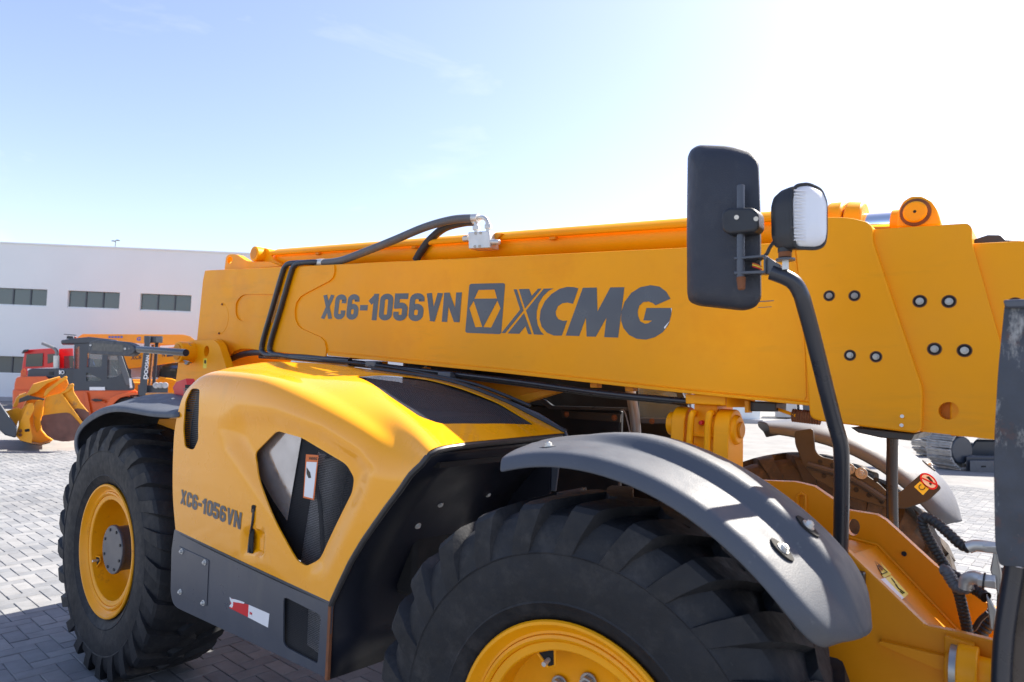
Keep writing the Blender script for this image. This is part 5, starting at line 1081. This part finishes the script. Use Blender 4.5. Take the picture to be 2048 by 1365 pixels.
font_text('lettering', 'N', [(324, 707), (330, 706.5), (330, 714), (324, 714.5)], lambda x, y, l: WD(x, y, D-0.01), 'decal_grey', b2, 0.02)
bgp('boom_mark', [(334, 708), (352, 707), (351, 713), (333, 714)], D-0.01, 0.01, 'decal_grey', b2, 0)
bgp('hood', [(312, 762), (318, 754), (345, 758), (372, 768), (372, 800), (290, 800), (290, 770)], D-0.1, 0.9, 'far_yellow', t2, 0.05, 3)
bgp('cab', [(316, 756), (322, 733), (334, 727), (372, 724), (372, 764)], D+0.5, 1.0, 'far_glass', t2, 0.04, 2)
bgp('cab_post', [(318, 730), (321, 729), (318, 756), (315, 756)], D+0.45, 0.1, 'far_slate', t2, 0.01)
bgp('panel', [(262, 730), (290, 726), (292, 752), (262, 756)], D+0.4, 0.2, 'kerb', t2, 0.02); bgp('frame', [(255, 765), (372, 768), (372, 812), (255, 812)], D+0.2, 1.8, 'far_yellow', t2, 0.04)
for x in (275, 350): bgwheel(x, 810, 26, D, 0.45, 'rubber', t2)
# ---- wheel loader bucket at the left edge
D = 13.2
wl = thing('wheel_loader', tuple(WZ(60, 905)), 'worn yellow loader bucket with rust-brown lower side, held just above the paving', 'loader')
Z8 = lambda P: zz(P, 0, 690, 200/1187)
sp = Z8([(535, 640), (545, 612), (715, 578), (770, 548), (828, 470), (868, 462), (878, 560), (960, 690), (1052, 800), (1060, 850), (985, 940), (900, 1130), (820, 1146), (740, 1148), (640, 1130), (560, 1080), (500, 1010), (482, 920), (495, 860), (510, 830)])
sidep = bgp('side_plate', sp, D, 0.05, 'bucket_yellow', wl, 0.01)
rust_p = Z8([(500, 850), (520, 838), (600, 825), (700, 812), (790, 805), (830, 815), (870, 850), (960, 950), (985, 940), (960, 990), (900, 1130), (820, 1147), (740, 1149), (640, 1131), (560, 1081), (500, 1011), (481, 920)])
bgp('worn_patch', rust_p, D-0.006, 0.004, 'bucket_rust', sidep, 0); bgp('worn_patch', Z8([(870, 770), (920, 755), (1010, 770), (1053, 800), (1061, 850), (990, 935), (960, 930), (900, 830)]), D-0.007, 0.004, 'bucket_rust', sidep, 0)
bgp('side_rib', Z8([(715, 585), (735, 575), (990, 930), (965, 960), (840, 770)]), D-0.06, 0.06, 'bucket_yellow', sidep, 0.01)
bgp('bucket_shell', Z8([(330, 640), (420, 500), (600, 470), (720, 470), (800, 480), (720, 570), (545, 612), (530, 650), (510, 830), (482, 920), (500, 1010), (560, 1080), (640, 1130), (600, 1155), (480, 1185), (380, 1170), (300, 1120), (230, 1060), (220, 900), (260, 760)]), D+0.30, 1.9, 'bucket_yellow', wl, 0.03)
bgp('bucket_back', Z8([(345, 580), (425, 470), (560, 440), (720, 400), (795, 405), (815, 470), (770, 548), (715, 578), (545, 612), (400, 640)]), D+0.22, 0.07, 'bucket_yellow', wl, 0.01)
bgp('bucket_lip', Z8([(720, 570), (770, 548), (828, 470), (868, 462), (880, 475), (870, 500), (800, 560), (735, 590)]), D-0.03, 0.25, 'bucket_yellow', wl, 0.01)
bgp('shell_rib', Z8([(150, 740), (190, 640), (230, 600), (310, 575), (320, 610), (240, 650), (200, 740)]), D+0.1, 0.5, 'bucket_yellow', wl, 0.01)
bgp('shell_rib', Z8([(225, 800), (290, 730), (330, 690), (320, 760), (260, 900), (220, 980)]), D+0.0, 0.25, 'bucket_yellow', wl, 0.01)
bgp('spill_guard', Z8([(520, 590), (550, 530), (770, 372), (798, 378), (800, 400), (705, 465), (600, 545), (530, 625)]), D-0.05, 0.06, 'bucket_yellow', wl, 0.01)
bgp('spill_guard', Z8([(310, 600), (390, 470), (560, 420), (712, 378), (716, 392), (560, 460), (440, 560), (330, 610)]), D+0.02, 0.5, 'bucket_yellow', wl, 0.01)
for P in ([(190, 1085), (205, 1000), (330, 700), (395, 690), (405, 770), (350, 880), (365, 1000), (385, 1090), (375, 1170), (240, 1135)],): hb = bgp('hinge_plate', Z8(P), D-0.22, 0.06, 'bucket_yellow', wl, 0.008, 0.6)
bgp('hinge_plate', Z8([(70, 790), (205, 745), (260, 770), (220, 900), (195, 970), (110, 880)]), D+0.0, 0.06, 'bucket_yellow', wl, 0.012, 1)
for x, y in ((245, 1022), (245, 1070)): c_ = WD(*Z8([(x, y)])[0], D-0.225); MB().cyl(c_, c_-FH*0.02, 0.03, n=14).build('pin', 'rust', hb)
bgp('pin_slot', rnd(Z8([(290, 1005), (350, 995), (352, 1030), (295, 1035)]), 2, 3), D-0.226, 0.008, 'dark_void', hb, 0)
bgp('hinge_bar', Z8([(230, 640), (330, 600), (530, 640), (530, 660), (380, 650), (220, 690)]), D-0.1, 0.08, 'worn_bracket', wl, 0.01)
bgp('rib', Z8([(380, 760), (430, 660), (520, 650), (505, 780), (480, 880), (490, 990), (440, 1050), (400, 960)]), D-0.02, 0.06, 'bucket_yellow', wl, 0.02)
bgp('cutting_edge', Z8([(230, 1130), (380, 1172), (480, 1188), (600, 1155), (590, 1168), (480, 1196), (370, 1185), (240, 1140)]), D-0.05, 2.2, 'worn_steel', wl, 0.005)
bgp('loader_arm', Z8([(-140, 560), (0, 690), (75, 800), (205, 980), (190, 1110), (60, 1075), (0, 1020), (-140, 960)]), D-0.35, 0.25, 'far_slate', wl, 0.03)
# ---- tracked excavator on the right, mostly behind the boom
D = 15.0
exv = thing('excavator', tuple(WZ(1990, 985)), 'tracked dark excavator standing beyond the telehandler, its steel tracks showing under the boom', 'excavator')
def track(x0, x1, y0, y1, D, n=44):
    tr = bgp('track_frame', [(x0+30, y0+24), (x1-10, y0+24), (x1-10, y1-14), (x0+30, y1-14)], D+0.10, 0.35, 'far_slate', exv, 0.03, 3)
    TR_ = R(16); fd = (FH*math.cos(TR_)-RH*math.sin(TR_)).normalized()
    a, b_ = WD(x0, (y0+y1)/2, D), WD(x1, (y0+y1)/2, D); r_ = (y1-y0)/2*D/F; Ln = (b_-a).length-2*r_; ux = (RH*math.cos(TR_)+FH*math.sin(TR_)).normalized(); c0_ = WD(x0, (y0+y1)/2, D)+ux*r_*0.9; c0_.z = r_+0.004
    per = 2*Ln+2*math.pi*r_
    me_ = None
    for i in range(n):
        s = per*i/n
        if s < Ln: p = c0_+ux*s+Vector((0, 0, r_)); t_ = ux.copy()
        elif s < Ln+math.pi*r_: a_ = (s-Ln)/r_; p = c0_+ux*Ln+(ux*math.sin(a_)+Vector((0, 0, 1))*math.cos(a_))*r_; t_ = ux*math.cos(a_)-Vector((0, 0, 1))*math.sin(a_)
        elif s < 2*Ln+math.pi*r_: p = c0_+ux*(Ln-(s-Ln-math.pi*r_))-Vector((0, 0, r_)); t_ = -ux
        else: a_ = (s-2*Ln-math.pi*r_)/r_; p = c0_-(ux*math.sin(a_)+Vector((0, 0, 1))*math.cos(a_))*r_; t_ = -ux*math.cos(a_)+Vector((0, 0, 1))*math.sin(a_)
        nr = t_.cross(fd).normalized()
        if nr.dot(p-(c0_+ux*Ln/2)) < 0: nr = -nr
        M_ = Matrix((t_, fd, nr)).transposed().to_4x4(); M_.translation = p+fd*0.3-nr*0.035
        if me_ is None:
            h = per/n*0.40; mb = MB(); mb.box((0, 0, 0), (h*2, 0.6, 0.035)); mb.box((h*0.7, 0, 0.030), (0.025, 0.6, 0.04)); mb.box((-h*0.2, 0, 0.028), (0.02, 0.6, 0.03)); mb.box((0, 0, -0.05), (h*1.6, 0.16, 0.07))
            o = mb.build('track_shoe', 'track_steel', None, smooth=0); me_ = o.data; 
        else: o = bpy.data.objects.new('track_shoe', me_); col.objects.link(o)
        o.parent = tr; o.matrix_parent_inverse = WM[tr.name].inverted(); o.matrix_basis = M_
    for k in (0, 1):
        c_ = c0_+ux*Ln*k+fd*0.06; MB().cyl(c_, c_+fd*0.3, r_*0.70, n=28).build('idler', 'far_slate', tr, bevel=0.03)
    return tr
t1 = track(1902, 2230, 889, 968, D); track(1862, 2180, 876, 932, D+3.0)
bgp('step', [(1940, 922), (2020, 922), (2020, 955), (1940, 955)], D-0.05, 0.1, 'hose_grey', exv, 0.01); bgp('step_hole', [(1962, 932), (1972, 932), (1972, 935), (1962, 935)], D-0.052, 0.01, 'dark_void', exv, 0)
bgp('undercarriage', [(1895, 912), (1935, 886), (1950, 889), (1908, 914)], D+0.9, 0.5, 'hose_grey', exv, 0.02)
bgp('undercarriage', [(1950, 880), (2150, 880), (2150, 915), (1930, 915)], D+0.8, 1.6, 'far_slate', exv, 0.05)
bgp('house', [(1930, 872), (1930, 700), (2300, 700), (2300, 872)], D+0.4, 2.2, 'far_slate', exv, 0.08)
bk = bgp('digging_bucket', [(1597, 884), (1602, 862), (1615, 850), (1632, 856), (1650, 850), (1668, 856), (1680, 870), (1676, 886), (1640, 880)], D+1.0, 0.8, 'far_slate', exv, 0.03, 2)
bgp('stick', [(1630, 858), (1660, 780), (1690, 700), (1720, 705), (1690, 800), (1665, 862)], D+1.2, 0.35, 'far_slate', exv, 0.03); bgp('excavator_boom', [(1690, 700), (1760, 620), (1960, 720), (2000, 860), (1960, 860), (1900, 740), (1770, 670), (1720, 715)], D+1.2, 0.4, 'far_slate', exv, 0.03)
# ---- grey container far behind, glimpsed under the boom
ct = thing('container', tuple(WZ(1590, 836)), 'pale grey container glimpsed under the boom beside dark cladding', 'container')
bgp('container_side', [(1550, 835), (1550, 790), (1593, 790), (1593, 836)], 38, 3, 'kerb', ct, 0.02); bgp('container_end', [(1593.5, 836), (1593.5, 790), (1640, 790), (1640, 838)], 38.1, 3, 'far_slate', ct, 0.02); bgp('corner_post', [(1600, 837), (1598, 790), (1604, 790), (1607, 837)], 37.95, 0.1, 'white_print', ct, 0)
